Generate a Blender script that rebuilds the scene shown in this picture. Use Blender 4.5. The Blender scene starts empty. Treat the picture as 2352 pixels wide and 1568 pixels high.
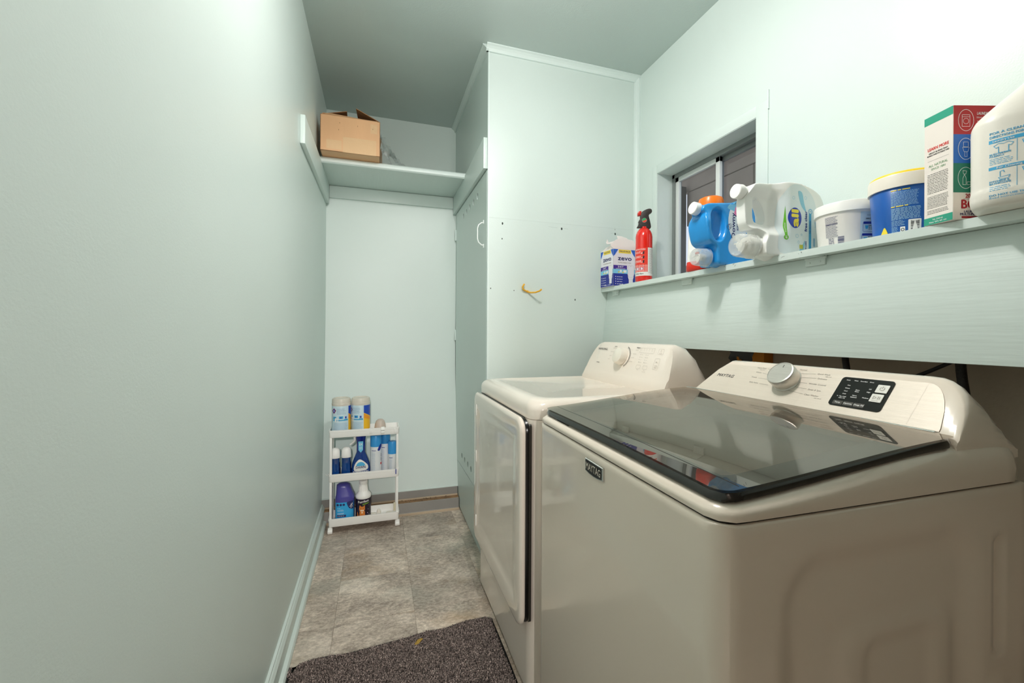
import bpy, bmesh, math, random
from mathutils import Vector, Matrix
from mathutils.bvhtree import BVHTree
PI = math.pi
SC = bpy.context.scene
COL = SC.collection
R = random.Random(7)

def lin(c):
    c = c/255.0
    return c/12.92 if c <= 0.04045 else ((c+0.055)/1.055)**2.4
def rgb(r, g, b): return (lin(r), lin(g), lin(b), 1.0)

# ------------------------------------------------------------------ camera
def setup_camera():
    f, cy, yaw, roll, H = 973.88, 762.44, 0.3087, 0.0053, 1.14
    cam = bpy.data.cameras.new('camera'); o = bpy.data.objects.new('camera', cam); COL.objects.link(o)
    cam.sensor_fit = 'HORIZONTAL'; cam.sensor_width = 36.0; cam.lens = f/2352*36.0
    cam.clip_start = 0.02; cam.clip_end = 100
    cam.shift_y = (cy-784)/2352.0
    s, c = math.sin(yaw), math.cos(yaw)
    Fw = Vector((s, c, 0)); Rt = Vector((c, -s, 0)); Up = Vector((0, 0, 1))
    cr, sr = math.cos(roll), math.sin(roll)
    R2 = Rt*cr + Up*sr; U2 = Up*cr - Rt*sr
    m = Matrix.Identity(4)
    for i in range(3):
        m[i][0] = R2[i]; m[i][1] = U2[i]; m[i][2] = -Fw[i]
    m[2][3] = H
    o.matrix_world = m
    SC.camera = o
setup_camera()

# ------------------------------------------------------------------ world, light, exposure
SC.view_settings.view_transform = 'Standard'
SC.view_settings.look = 'None'
SC.view_settings.gamma = 1.0
SC.view_settings.use_curve_mapping = False
SC.view_settings.exposure = 1.10
W = bpy.data.worlds.new('world'); SC.world = W; W.use_nodes = True
W.node_tree.nodes['Background'].inputs[0].default_value = (0.80, 0.86, 1.0, 1)
W.node_tree.nodes['Background'].inputs[1].default_value = 0.5
SC.cycles.max_bounces = 10; SC.cycles.diffuse_bounces = 6; SC.cycles.glossy_bounces = 4
SC.cycles.transparent_max_bounces = 12; SC.cycles.sample_clamp_indirect = 6.0
SC.cycles.caustics_reflective = False; SC.cycles.caustics_refractive = False
SC.cycles.use_denoising = True
BULB_POWER = 9.0      # each bare globe
DOWN_FILL_POWER = 1.2     # added disk light facing down, lifts floor and mid walls
HALL_FILL_POWER = 125.0     # unseen fill lamp, added to brighten the alcove and cart
BULBS = [(0.36, 0.98, 2.34), (0.54, 1.02, 2.34)]
def lamp_or_fill(kind, loc, power, size):
    l = bpy.data.lights.new('lamp_or_fill', kind); l.energy = power
    if kind == 'POINT': l.shadow_soft_size = size
    else: l.shape = 'DISK'; l.size = size
    l.color = (1.0, 0.965, 0.93)
    o = bpy.data.objects.new('lamp_or_fill', l); COL.objects.link(o); o.location = loc
for b_ in BULBS:
    lamp_or_fill('POINT', b_, BULB_POWER*(1.0 if b_ is BULBS[0] else 0.3), 0.03)
    lamp_or_fill('AREA', (b_[0], b_[1], b_[2]+.05), DOWN_FILL_POWER, 0.10)  # added downward fill above each bulb
lamp_or_fill('POINT', (-0.10, -2.6, 2.05), HALL_FILL_POWER, 0.08)  # added fill lamp, out of view behind the camera

# ------------------------------------------------------------------ materials
MATS = {}
def mat(name, col, rough=0.5, bump=0.0, bscale=200.0, var=0.0, vscale=3.0, metal=0.0, coat=0.0, spec=0.5,
        rand=0.0, trans=0.0, sss=0.0, stretch=None, alpha=1.0, bdist=0.002):
    if name in MATS: return MATS[name]
    m = bpy.data.materials.new(name); m.use_nodes = True
    nt = m.node_tree; N = nt.nodes; L = nt.links
    p = N['Principled BSDF']
    p.inputs['Base Color'].default_value = rgb(*col)
    p.inputs['Roughness'].default_value = rough
    p.inputs['Metallic'].default_value = metal
    p.inputs['Coat Weight'].default_value = coat
    p.inputs['Coat Roughness'].default_value = 0.04
    p.inputs['Specular IOR Level'].default_value = spec
    p.inputs['Alpha'].default_value = alpha
    if trans: p.inputs['Transmission Weight'].default_value = trans
    if sss:
        p.inputs['Subsurface Weight'].default_value = sss
        p.inputs['Subsurface Radius'].default_value = (0.02, 0.02, 0.02); p.inputs['Subsurface Scale'].default_value = 0.5
    tc = N.new('ShaderNodeTexCoord'); mp = N.new('ShaderNodeMapping')
    L.new(tc.outputs['Object'], mp.inputs['Vector'])
    if stretch: mp.inputs['Scale'].default_value = stretch
    base = None
    if var > 0:
        n = N.new('ShaderNodeTexNoise'); n.inputs['Scale'].default_value = vscale; n.inputs['Detail'].default_value = 5
        L.new(mp.outputs[0], n.inputs['Vector'])
        mr = N.new('ShaderNodeMapRange'); mr.inputs['From Min'].default_value = .3; mr.inputs['From Max'].default_value = .7
        mr.inputs['To Min'].default_value = 1-var; mr.inputs['To Max'].default_value = 1+var
        L.new(n.outputs['Fac'], mr.inputs['Value'])
        mx = N.new('ShaderNodeVectorMath'); mx.operation = 'SCALE'
        mx.inputs[0].default_value = rgb(*col)[:3]
        L.new(mr.outputs[0], mx.inputs['Scale']); base = mx.outputs[0]
        L.new(base, p.inputs['Base Color'])
    if rand > 0:
        g = N.new('ShaderNodeNewGeometry'); mr = N.new('ShaderNodeMapRange')
        mr.inputs['To Min'].default_value = 1-rand; mr.inputs['To Max'].default_value = 1+rand
        L.new(g.outputs['Random Per Island'], mr.inputs['Value'])
        mx = N.new('ShaderNodeVectorMath'); mx.operation = 'SCALE'; mx.inputs[0].default_value = rgb(*col)[:3]
        if base: L.new(base, mx.inputs[0])
        L.new(mr.outputs[0], mx.inputs['Scale']); L.new(mx.outputs[0], p.inputs['Base Color'])
    if bump > 0:
        n = N.new('ShaderNodeTexNoise'); n.inputs['Scale'].default_value = bscale; n.inputs['Detail'].default_value = 3
        L.new(mp.outputs[0], n.inputs['Vector'])
        b = N.new('ShaderNodeBump'); b.inputs['Strength'].default_value = bump; b.inputs['Distance'].default_value = bdist
        L.new(n.outputs['Fac'], b.inputs['Height']); L.new(b.outputs[0], p.inputs['Normal'])
        L.new(b.outputs[0], p.inputs['Coat Normal'])
    MATS[name] = m
    return m

def glassmat(name, tint, rough=0.02, ior=1.5, refl=(1, 1, 1), haze=0.0, dcol=(.5, .46, .4)):
    m = bpy.data.materials.new(name); m.use_nodes = True
    nt = m.node_tree; N = nt.nodes; L = nt.links
    N.remove(N['Principled BSDF']); out = N['Material Output']
    t = N.new('ShaderNodeBsdfTransparent'); t.inputs[0].default_value = (*tint, 1)
    g = N.new('ShaderNodeBsdfGlossy'); g.inputs['Roughness'].default_value = rough; g.inputs[0].default_value = (*refl, 1)
    fr = N.new('ShaderNodeFresnel'); fr.inputs['IOR'].default_value = ior
    mx = N.new('ShaderNodeMixShader')
    src = t.outputs[0]
    if haze:  # diffuse haze: milkiness of plastics; on the washer lid, painted reflection
        df = N.new('ShaderNodeBsdfDiffuse'); df.inputs[0].default_value = (*dcol, 1)
        m2 = N.new('ShaderNodeMixShader'); nz = N.new('ShaderNodeTexNoise'); nz.inputs['Scale'].default_value = 9; nz.inputs['Detail'].default_value = 8
        tc = N.new('ShaderNodeTexCoord'); L.new(tc.outputs['Object'], nz.inputs['Vector'])
        mr = N.new('ShaderNodeMapRange'); mr.inputs['From Min'].default_value = .3; mr.inputs['From Max'].default_value = .7
        mr.inputs['To Min'].default_value = haze*.6; mr.inputs['To Max'].default_value = haze*1.4
        L.new(nz.outputs['Fac'], mr.inputs['Value']); L.new(mr.outputs[0], m2.inputs[0])
        L.new(t.outputs[0], m2.inputs[1]); L.new(df.outputs[0], m2.inputs[2]); src = m2.outputs[0]
    gm = N.new('ShaderNodeNewGeometry'); m1 = N.new('ShaderNodeMath'); m1.operation = 'SUBTRACT'; m1.inputs[0].default_value = 1.0
    m3 = N.new('ShaderNodeMath'); m3.operation = 'MULTIPLY'   # reflect only where light enters from the air side
    L.new(gm.outputs['Backfacing'], m1.inputs[1]); L.new(m1.outputs[0], m3.inputs[0]); L.new(fr.outputs[0], m3.inputs[1])
    L.new(m3.outputs[0], mx.inputs[0]); L.new(src, mx.inputs[1]); L.new(g.outputs[0], mx.inputs[2])
    L.new(mx.outputs[0], out.inputs[0])
    MATS[name] = m
    return m

def floormat():
    m = bpy.data.materials.new('slate_vinyl'); m.use_nodes = True
    N = m.node_tree.nodes; L = m.node_tree.links; p = N['Principled BSDF']
    tc = N.new('ShaderNodeTexCoord'); oi = N.new('ShaderNodeObjectInfo')
    geo = N.new('ShaderNodeNewGeometry')
    cmb = N.new('ShaderNodeCombineXYZ')
    ml = N.new('ShaderNodeMath'); ml.operation = 'MULTIPLY'; ml.inputs[1].default_value = 37.0
    L.new(oi.outputs['Random'], ml.inputs[0]); L.new(ml.outputs[0], cmb.inputs[2]); L.new(ml.outputs[0], cmb.inputs[0])
    add = N.new('ShaderNodeVectorMath'); add.operation = 'ADD'
    mp = N.new('ShaderNodeMapping'); mp.inputs['Rotation'].default_value = (0, 0, 0.62); mp.inputs['Scale'].default_value = (1.1, 1.7, 1)
    L.new(geo.outputs['Position'], mp.inputs['Vector'])
    L.new(mp.outputs[0], add.inputs[0]); L.new(cmb.outputs[0], add.inputs[1])
    def noise(s, d, r=0.6, src=add):
        n = N.new('ShaderNodeTexNoise'); n.inputs['Scale'].default_value = s; n.inputs['Detail'].default_value = d
        n.inputs['Roughness'].default_value = r; L.new(src.outputs[0], n.inputs['Vector']); return n
    n1 = noise(3.6, 10, 0.72); n2 = noise(55, 6, 0.75); n3 = noise(3.2, 4); n4 = noise(2.4, 3, src=mp)
    r1 = N.new('ShaderNodeValToRGB'); e = r1.color_ramp.elements
    e[0].position = 0.36; e[0].color = rgb(126, 112, 102); e[1].position = 0.64; e[1].color = rgb(240, 224, 210)
    k = e.new(0.5); k.color = rgb(182, 166, 152)
    L.new(n1.outputs['Fac'], r1.inputs[0])
    r2 = N.new('ShaderNodeValToRGB'); e = r2.color_ramp.elements
    e[0].position = 0.42; e[0].color = rgb(140, 124, 112); e[1].position = 0.62; e[1].color = rgb(240, 226, 212)
    L.new(n2.outputs['Fac'], r2.inputs[0])
    mx = N.new('ShaderNodeMix'); mx.data_type = 'RGBA'; mx.inputs['Factor'].default_value = 0.42
    L.new(r1.outputs[0], mx.inputs[6]); L.new(r2.outputs[0], mx.inputs[7])
    mr = N.new('ShaderNodeMapRange'); mr.inputs['From Min'].default_value = .55; mr.inputs['From Max'].default_value = .75
    mr.inputs['To Max'].default_value = 0.5
    L.new(n3.outputs['Fac'], mr.inputs['Value'])
    mx2 = N.new('ShaderNodeMix'); mx2.data_type = 'RGBA'; mx2.inputs[7].default_value = rgb(172, 138, 98)
    L.new(mr.outputs[0], mx2.inputs['Factor']); L.new(mx.outputs[2], mx2.inputs[6])
    mr2 = N.new('ShaderNodeMapRange'); mr2.inputs['From Min'].default_value = .5; mr2.inputs['From Max'].default_value = .7
    mr2.inputs['To Max'].default_value = 0.35
    L.new(n4.outputs['Fac'], mr2.inputs['Value'])
    mx3 = N.new('ShaderNodeMix'); mx3.data_type = 'RGBA'; mx3.inputs[7].default_value = rgb(150, 156, 146)
    L.new(mr2.outputs[0], mx3.inputs['Factor']); L.new(mx2.outputs[2], mx3.inputs[6])
    sc = N.new('ShaderNodeVectorMath'); sc.operation = 'SCALE'
    mr3 = N.new('ShaderNodeMapRange'); mr3.inputs['To Min'].default_value = .92; mr3.inputs['To Max'].default_value = 1.30
    L.new(oi.outputs['Random'], mr3.inputs['Value']); L.new(mr3.outputs[0], sc.inputs['Scale'])
    L.new(mx3.outputs[2], sc.inputs[0]); L.new(sc.outputs[0], p.inputs['Base Color'])
    p.inputs['Roughness'].default_value = 0.42
    b = N.new('ShaderNodeBump'); b.inputs['Strength'].default_value = 0.35; b.inputs['Distance'].default_value = 0.002
    L.new(n2.outputs['Fac'], b.inputs['Height']); L.new(b.outputs[0], p.inputs['Normal'])
    return m

def emis(name, col, s):
    m = bpy.data.materials.new(name); m.use_nodes = True
    N = m.node_tree.nodes; L = m.node_tree.links; N.remove(N['Principled BSDF'])
    e = N.new('ShaderNodeEmission'); e.inputs[0].default_value = (*col, 1); e.inputs[1].default_value = s
    L.new(e.outputs[0], N['Material Output'].inputs[0]); return m

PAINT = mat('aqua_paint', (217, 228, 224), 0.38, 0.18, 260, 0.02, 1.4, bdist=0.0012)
PAINTC = mat('aqua_ceiling_dim', (186, 198, 194), 0.36, 0.35, 180, 0.03, 1.6, bdist=0.0015)  # ceiling colour darkened to stand in for its weaker light
PAINTD = mat('aqua_paint_dim', (206, 218, 214), 0.36, 0.15, 160, 0.02, 2.0)  # darker copy of the wall paint, shading the grazed closet side
PAINTW = mat('aqua_wood_paint', (216, 227, 223), 0.40, 0.45, 60, 0.03, 6, stretch=(1, .08, 1))
PAINTL = mat('pale_aqua_paint', (224, 235, 232), 0.35, 0.2, 90)
ENAMEL = mat('white_enamel', (242, 229, 217), 0.14, 0.0, coat=0.5, spec=0.5)
ENAMEL2 = mat('washer_enamel', (238, 223, 208), 0.16, 0.0, coat=0.4)
PLWHITE = mat('white_plastic', (250, 248, 245), 0.35, 0.03, 300)
PLWARM = mat('warm_white_plastic', (240, 232, 220), 0.35, 0.03, 300, sss=0.0)
PLGREY = mat('milky_plastic', (214, 204, 192), 0.3)
BLACKP = mat('black_plastic', (18, 17, 16), 0.25)
DARKP = mat('dark_trim_plastic', (38, 35, 32), 0.18, coat=0.5)
STEEL = mat('brushed_steel', (226, 220, 212), 0.30, 0.25, 40, 0.05, 30, metal=0.75, stretch=(1, 1, 30))
CHROME = mat('chrome', (215, 213, 210), 0.08, metal=1.0)
BRUSHED = mat('brushed_console_metal', (232, 219, 204), 0.42, 0.25, 30, 0.03, 14, spec=0.6, stretch=(4, .3, 30), metal=0.15)
RUBBER = mat('black_rubber', (20, 20, 21), 0.55)
INKB = mat('black_ink', (30, 28, 32), 0.5)
INKG = mat('grey_ink', (128, 118, 106), 0.5)
INKT = mat('taupe_ink', (170, 160, 148), 0.5)
INKN = mat('navy_ink', (38, 42, 104), 0.5)
INKW = mat('white_ink', (244, 242, 240), 0.5)
INKR = mat('red_ink', (200, 34, 40), 0.45)
INKC = mat('cyan_ink', (64, 168, 214), 0.45)
YEL = mat('yellow_print', (250, 222, 66), 0.45)
GREENP = mat('green_print', (108, 190, 52), 0.45)

# ------------------------------------------------------------------ mesh helpers
class G:
    def __init__(s): s.b = bmesh.new()
    def face(s, vs):
        try: return s.b.faces.new(vs)
        except ValueError: return None
    def box(s, x0, y0, z0, x1, y1, z1, M=None):
        v = [s.b.verts.new(p) for p in [(x0,y0,z0),(x1,y0,z0),(x1,y1,z0),(x0,y1,z0),(x0,y0,z1),(x1,y0,z1),(x1,y1,z1),(x0,y1,z1)]]
        for f in [(0,3,2,1),(4,5,6,7),(0,1,5,4),(1,2,6,5),(2,3,7,6),(3,0,4,7)]: s.b.faces.new([v[i] for i in f])
        if M is not None: bmesh.ops.transform(s.b, matrix=M, verts=v)
        return s
    def loft(s, rings, cap0=True, cap1=True, closed=True):
        vs = [[s.b.verts.new(p) for p in r] for r in rings]
        n = len(vs[0])
        for a, b in zip(vs[:-1], vs[1:]):
            for i in range(n if closed else n-1):
                j = (i+1) % n
                s.face([a[i], a[j], b[j], b[i]])
        if cap0: s.face(list(reversed(vs[0])))
        if cap1: s.face(vs[-1])
        return s
    def prism(s, pts, h0, h1, M=None):
        r = [[(x, y, h0) for x, y in pts], [(x, y, h1) for x, y in pts]]
        if M is not None: r = [[M @ Vector(p) for p in q] for q in r]
        return s.loft(r)
    def lathe(s, prof, seg=32, M=None, sx=1.0, sy=1.0):
        rings = []
        for (r, z) in prof:
            r = max(r, 1e-5)
            rings.append([Vector((r*sx*math.cos(2*PI*i/seg), r*sy*math.sin(2*PI*i/seg), z)) for i in range(seg)])
        if M is not None: rings = [[M @ p for p in q] for q in rings]
        return s.loft(rings)
    def tube(s, pts, rad, seg=10, caps=True):
        pts = [Vector(p) for p in pts]; n = len(pts)
        rr = rad if isinstance(rad, (list, tuple)) else [rad]*n
        up = Vector((0, 0, 1)); rings = []; prev = None
        for i, p in enumerate(pts):
            t = (pts[min(i+1, n-1)]-pts[max(i-1, 0)]).normalized()
            if prev is None:
                a = t.orthogonal().normalized()
            else:
                a = (prev - t*prev.dot(t)).normalized()
            prev = a; b = t.cross(a)
            rings.append([p + (a*math.cos(2*PI*k/seg)+b*math.sin(2*PI*k/seg))*rr[i] for k in range(seg)])
        return s.loft(rings, caps, caps)
    def add(s, other, M=None):
        me = bpy.data.meshes.new('tmp'); other.b.to_mesh(me)
        if M is not None: me.transform(M)
        s.b.from_mesh(me); bpy.data.meshes.remove(me); return s

def rrect(w, h, r, n=6, cx=0, cy=0):
    r = min(r, w/2-1e-4, h/2-1e-4); out = []
    for (sx, sy, a0) in [(1, 1, 0), (-1, 1, PI/2), (-1, -1, PI), (1, -1, 1.5*PI)]:
        for i in range(n+1):
            a = a0+i*PI/2/n
            out.append((cx+sx*(w/2-r)+r*math.cos(a), cy+sy*(h/2-r)+r*math.sin(a)))
    return out
def sup(w, h, e=3.0, n=40, cx=0, cy=0):
    out = []
    for i in range(n):
        a = 2*PI*i/n; c, s = math.cos(a), math.sin(a)
        out.append((cx+w/2*math.copysign(abs(c)**(2/e), c), cy+h/2*math.copysign(abs(s)**(2/e), s)))
    return out
def spline(pts, k=5, closed=True):
    n = len(pts); out = []
    rng = range(n) if closed else range(n-1)
    for i in rng:
        g = (lambda j: pts[j % n]) if closed else (lambda j: pts[min(max(j, 0), n-1)])
        p0, p1, p2, p3 = [Vector(g(i+d)) for d in (-1, 0, 1, 2)]
        for q in range(k):
            t = q/k
            out.append(tuple(0.5*((2*p1)+(p2-p0)*t+(2*p0-5*p1+4*p2-p3)*t*t+(3*p1-p0-3*p2+p3)*t**3)))
    if not closed: out.append(tuple(pts[-1]))
    return out

def setprops(o, label=None, cat=None, group=None, kind=None):
    if label: o['label'] = label
    if cat: o['category'] = cat
    if group: o['group'] = group
    if kind: o['kind'] = kind
    return o
def link(o, parent=None):
    COL.objects.link(o)
    if parent is not None: o.parent = parent
    return o
def mk(name, g, m, parent=None, bev=0.0, seg=2, sm=35, label=None, cat=None, group=None, kind=None, recalc=True, M=None):
    b = g.b
    if M is not None: bmesh.ops.transform(b, matrix=M, verts=b.verts)
    if recalc: bmesh.ops.recalc_face_normals(b, faces=b.faces)
    if bev > 0:
        ed = [e for e in b.edges if len(e.link_faces) == 2 and e.calc_face_angle(0) > math.radians(32)]
        bmesh.ops.bevel(b, geom=ed, offset=bev, segments=seg, profile=0.5, affect='EDGES', clamp_overlap=True)
    for f in b.faces: f.smooth = sm > 0
    if sm > 0:
        a = math.radians(sm)
        for e in b.edges:
            if len(e.link_faces) == 2 and e.calc_face_angle(0) > a: e.smooth = False
    me = bpy.data.meshes.new(name); b.to_mesh(me); b.free()
    me.materials.append(m)
    o = bpy.data.objects.new(name, me); link(o, parent)
    return setprops(o, label, cat, group, kind)
def thing(name, label, cat, loc=(0, 0, 0), rz=0.0, group=None, rot=None):
    o = bpy.data.objects.new(name, None); COL.objects.link(o)
    o.location = loc; o.rotation_euler = rot if rot else (0, 0, rz); o.empty_display_size = 0.05
    return setprops(o, label, cat, group)
def organic(name, g, m, parent, voxel=0.003, smooth=8, bevel=0.0, bseg=4):
    """union overlapping solids into one continuous skin"""
    bmesh.ops.recalc_face_normals(g.b, faces=g.b.faces)
    me = bpy.data.meshes.new('tmp'); g.b.to_mesh(me); g.b.free()
    o = bpy.data.objects.new('tmp', me); COL.objects.link(o)
    if bevel:
        q = o.modifiers.new('b', 'BEVEL'); q.width = bevel; q.segments = bseg; q.limit_method = 'ANGLE'; q.angle_limit = math.radians(50)
    q = o.modifiers.new('r', 'REMESH'); q.mode = 'VOXEL'; q.voxel_size = voxel
    if smooth:
        q = o.modifiers.new('s', 'SMOOTH'); q.factor = 0.5; q.iterations = smooth
    dg = bpy.context.evaluated_depsgraph_get(); dg.update()
    nm = bpy.data.meshes.new_from_object(o.evaluated_get(dg))
    bpy.data.objects.remove(o); bpy.data.meshes.remove(me)
    nm.name = name; nm.materials.clear(); nm.materials.append(m)
    for p in nm.polygons: p.use_smooth = True
    r = bpy.data.objects.new(name, nm); link(r, parent)
    return r

# ------------------------------------------------------------------ flat print (labels and lettering)
_tc = {}
def textmesh(s, bold, shear, space):
    key = (s, bold, shear, space)
    if key in _tc: return _tc[key]
    cu = bpy.data.curves.new('t', 'FONT'); cu.body = s; cu.size = 1.0; cu.offset = bold; cu.shear = shear
    cu.space_character = space; cu.resolution_u = 2; cu.align_x = 'CENTER'; cu.align_y = 'CENTER'
    o = bpy.data.objects.new('t', cu); COL.objects.link(o)
    dg = bpy.context.evaluated_depsgraph_get(); dg.update()
    me = bpy.data.meshes.new_from_object(o.evaluated_get(dg))
    vs = [(v.co.x, v.co.y) for v in me.vertices]; fs = [tuple(p.vertices) for p in me.polygons]
    bpy.data.objects.remove(o); bpy.data.curves.remove(cu); bpy.data.meshes.remove(me)
    # normalise: cap height -> 1, centred
    if vs:
        x0, x1 = min(v[0] for v in vs), max(v[0] for v in vs)
        xc = (x0+x1)/2; vs = [((x-xc)/0.7, (y)/0.7) for x, y in vs]
    _tc[key] = (vs, fs)
    return _tc[key]
class D:
    """2-D print laid on a surface: surf(u,v,off) -> point"""
    def __init__(s, surf, off=0.0006, maxlen=None):
        s.b = bmesh.new(); s.surf = surf; s.off = off; s.ml = maxlen; s.k = 0
    def poly(s, pts):
        s.k += 1; z = (s.k % 16)*1.5e-5   # never two layers in one plane
        vs = [s.b.verts.new((x, y, z)) for x, y in pts]
        try: s.b.faces.new(vs)
        except ValueError: pass
        return s
    def rect(s, u0, v0, u1, v1): return s.poly([(u0, v0), (u1, v0), (u1, v1), (u0, v1)])
    def rr(s, u0, v0, u1, v1, r): return s.poly(rrect(abs(u1-u0), abs(v1-v0), r, 4, (u0+u1)/2, (v0+v1)/2))
    def ell(s, u, v, a, b=None, n=24):
        b = b or a
        return s.poly([(u+a*math.cos(2*PI*i/n), v+b*math.sin(2*PI*i/n)) for i in range(n)])
    def ring(s, u, v, a, t, b=None, n=28, a0=0.0, a1=2*PI):
        b = b or a
        def q(k, d): 
            x = a0+(a1-a0)*k/n
            return (u+(a-d)*math.cos(x), v+(b-d)*math.sin(x))
        for i in range(n): s.poly([q(i, 0), q(i+1, 0), q(i+1, t), q(i, t)])
        return s
    def line(s, u0, v0, u1, v1, t):
        d = Vector((u1-u0, v1-v0)); L = d.length
        if L == 0: return s
        n = Vector((-d.y, d.x))/L*t/2
        return s.poly([(u0-n.x, v0-n.y), (u1-n.x, v1-n.y), (u1+n.x, v1+n.y), (u0+n.x, v0+n.y)])
    def path(s, pts, t, closed=False):
        q = list(pts)+([pts[0]] if closed else [])
        for a, b in zip(q[:-1], q[1:]): s.line(*a, *b, t)
        return s
    def frame(s, u0, v0, u1, v1, t):
        return s.path([(u0, v0), (u1, v0), (u1, v1), (u0, v1)], t, True)
    def text(s, t, u, v, h, rot=0.0, bold=0.0, shear=0.0, w=None, align='c', space=1.0):
        vs, fs = textmesh(t, 0.0, shear, space)
        if not vs: return s
        wid = max(x for x, y in vs)-min(x for x, y in vs)
        sx = h if w is None else w/wid
        if align == 'l': dx = wid/2*sx
        elif align == 'r': dx = -wid/2*sx
        else: dx = 0
        c, si = math.cos(rot), math.sin(rot)
        e = bold*3.0*h   # heavier strokes: the same glyphs laid down again, slightly shifted
        for q_, (ex, ey) in enumerate([(0, 0)] if bold <= 0 else [(-e, 0), (e, 0), (0, e*.7), (0, -e*.7)]):
            bv = [s.b.verts.new((u+(x*sx+dx+ex)*c-(y*h+ey)*si, v+(x*sx+dx+ex)*si+(y*h+ey)*c, q_*7e-5)) for x, y in vs]
            for f in fs:
                try: s.b.faces.new([bv[i] for i in f])
                except ValueError: pass
        return s
    def words(s, u0, u1, v, h, rnd=None, rag=0.85):
        """an illegible line of small print, broken into words"""
        rnd = rnd or R; x = u0; end = u0+(u1-u0)*(rag+(1-rag)*rnd.random())
        while x < end:
            w = h*rnd.uniform(1.4, 5.0); s.rect(x, v, min(x+w, end), v+h*0.62); x += w+h*0.7
        return s
    def block(s, u0, u1, v1, v0, n, fill=0.55, rag=0.8):
        st = (v1-v0)/n
        for i in range(n): s.words(u0, u1, v1-(i+1)*st, st*fill, rag=rag)
        return s
    def barcode(s, u0, v0, u1, v1, vert=True):
        x = u0 if vert else v0; e = u1 if vert else v1; st = (e-x)/42
        while x < e:
            w = st*R.choice([1, 1, 2, 3])*.8
            if vert: s.rect(x, v0, min(x+w, e), v1)
            else: s.rect(u0, x, u1, min(x+w, e))
            x += w+st*R.choice([.8, 1.2, 2])
        return s
    def mk(s, name, m, parent, label=None):
        b = s.b; n_pieces = len(b.faces)
        if s.ml:
            bmesh.ops.triangulate(b, faces=b.faces)
            for _ in range(5):
                ed = [e for e in b.edges if e.calc_length() > s.ml]
                if not ed: break
                bmesh.ops.subdivide_edges(b, edges=ed, cuts=1)
                bmesh.ops.triangulate(b, faces=[f for f in b.faces if len(f.verts) > 3])
        for f in b.faces:
            if f.normal.z < 0: f.normal_flip()
        for v in b.verts: v.co = Vector(s.surf(v.co.x, v.co.y, s.off*.5+v.co.z))
        for f in b.faces: f.smooth = False
        me = bpy.data.meshes.new(name); b.to_mesh(me); b.free(); me.materials.append(m)
        o = bpy.data.objects.new(name, me); link(o, parent)
        if n_pieces > 1: o['kind'] = 'stuff'
        return setprops(o, label)
def plane(o, U, V):
    o, U, V = Vector(o), Vector(U).normalized(), Vector(V).normalized(); n = U.cross(V)
    return lambda u, v, off: o+U*u+V*v+n*off
def cyl(r, a0=0.0, z0=0.0, rf=None, cx=0, cy=0):
    """u = arc length anticlockwise from angle a0, v = height"""
    def f(u, v, off):
        rr = (rf(z0+v) if rf else r); a = a0+u/r
        return Vector((cx+(rr+off)*math.cos(a), cy+(rr+off)*math.sin(a), z0+v))
    return f
def project(obj, o, U, V):
    """lay print on a shaped body: rays run against the plane's normal"""
    me = obj.data
    bvh = BVHTree.FromPolygons([v.co for v in me.vertices], [p.vertices for p in me.polygons])
    o, U, V = Vector(o), Vector(U).normalized(), Vector(V).normalized(); n = U.cross(V)
    def f(u, v, off):
        p = o+U*u+V*v
        h = bvh.ray_cast(p+n*0.3, -n)
        return (h[0]+n*off) if h[0] is not None else p+n*off
    return f
# ================================================================== structure
XL, XR, XC, YC, YF, ZC, YB = -0.3095, 1.369, 0.515, 2.025, 2.919, 2.546, -0.95
def struct(name, g, m, **k):
    o = mk(name, g, m, sm=0, **k); o['kind'] = 'structure'; return o

fl = struct('floor', G().box(XL-.1, YB-.1, -.06, XR+.1, YF+.1, -.0035), mat('floor_joint', (150, 126, 100), .7, .3, 80))
FM = floormat()
tile_me = None
X0, Y0, TS = 0.1527, 1.7735, 0.3048
for i in range(-2, 5):
    for j in range(-9, 4):
        x0, y0 = X0+(i-1)*TS, Y0+j*TS
        x1, y1 = x0+TS, y0+TS
        cx0, cx1 = max(x0, XL), min(x1, XR); cy0, cy1 = max(y0, YB), min(y1, YF)
        if cx1-cx0 < .02 or cy1-cy0 < .02: continue
        if cx0 > .51 and cy0 > 2.03: continue
        full = (cx1-cx0 > TS-.001 and cy1-cy0 > TS-.001)
        if full and tile_me is not None:
            o = bpy.data.objects.new('tile', tile_me); link(o, fl)
        else:
            w, h = cx1-cx0, cy1-cy0
            o = mk('tile', G().box(.0003, .0003, -.0035, w-.0003, h-.0003, 0), FM, fl, bev=.0004, seg=1, sm=0)
            if full: tile_me = o.data
        o.location = (cx0, cy0, 0)

struct('wall_left', G().box(XL-.1, YB-.1, 0, XL, YF+.1, ZC), PAINT)
struct('wall_back', G().box(XL-.1, YF, 0, XR+.1, YF+.1, ZC), PAINT)
BROWNW = mat('brown_wall', (106, 96, 86), .6, .2, 120, .04, 3)
DX0, DX1, DZ1 = XL+.03, .50, 2.06        # unseen doorway, added to let the fill light in
g = G(); g.box(XL-.1, YB-.1, 0, DX0, YB, ZC); g.box(DX1, YB-.1, 0, XR+.14, YB, ZC); g.box(DX0, YB-.1, DZ1, DX1, YB, ZC)
struct('wall_front', g, BROWNW)
d2 = thing('added_door', None, None, (.14, YB-.05, 0)); d2['kind'] = 'structure'  # unseen panel, added to keep fill light off the washer side
mk('door_panel', G().box(0, -.018, .01, .37, .018, DZ1+.02), mat('door_brown', (120, 100, 80), .5), d2, bev=.002)
mk('finger_pull', G().lathe([(.0, 0), (.022, 0), (.024, .003), (.02, .003), (.018, .001), (0, .001)], 24, Matrix.Translation((.04, .018, 1.0)) @ Matrix.Rotation(-PI/2, 4, 'X')), CHROME, d2)
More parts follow.
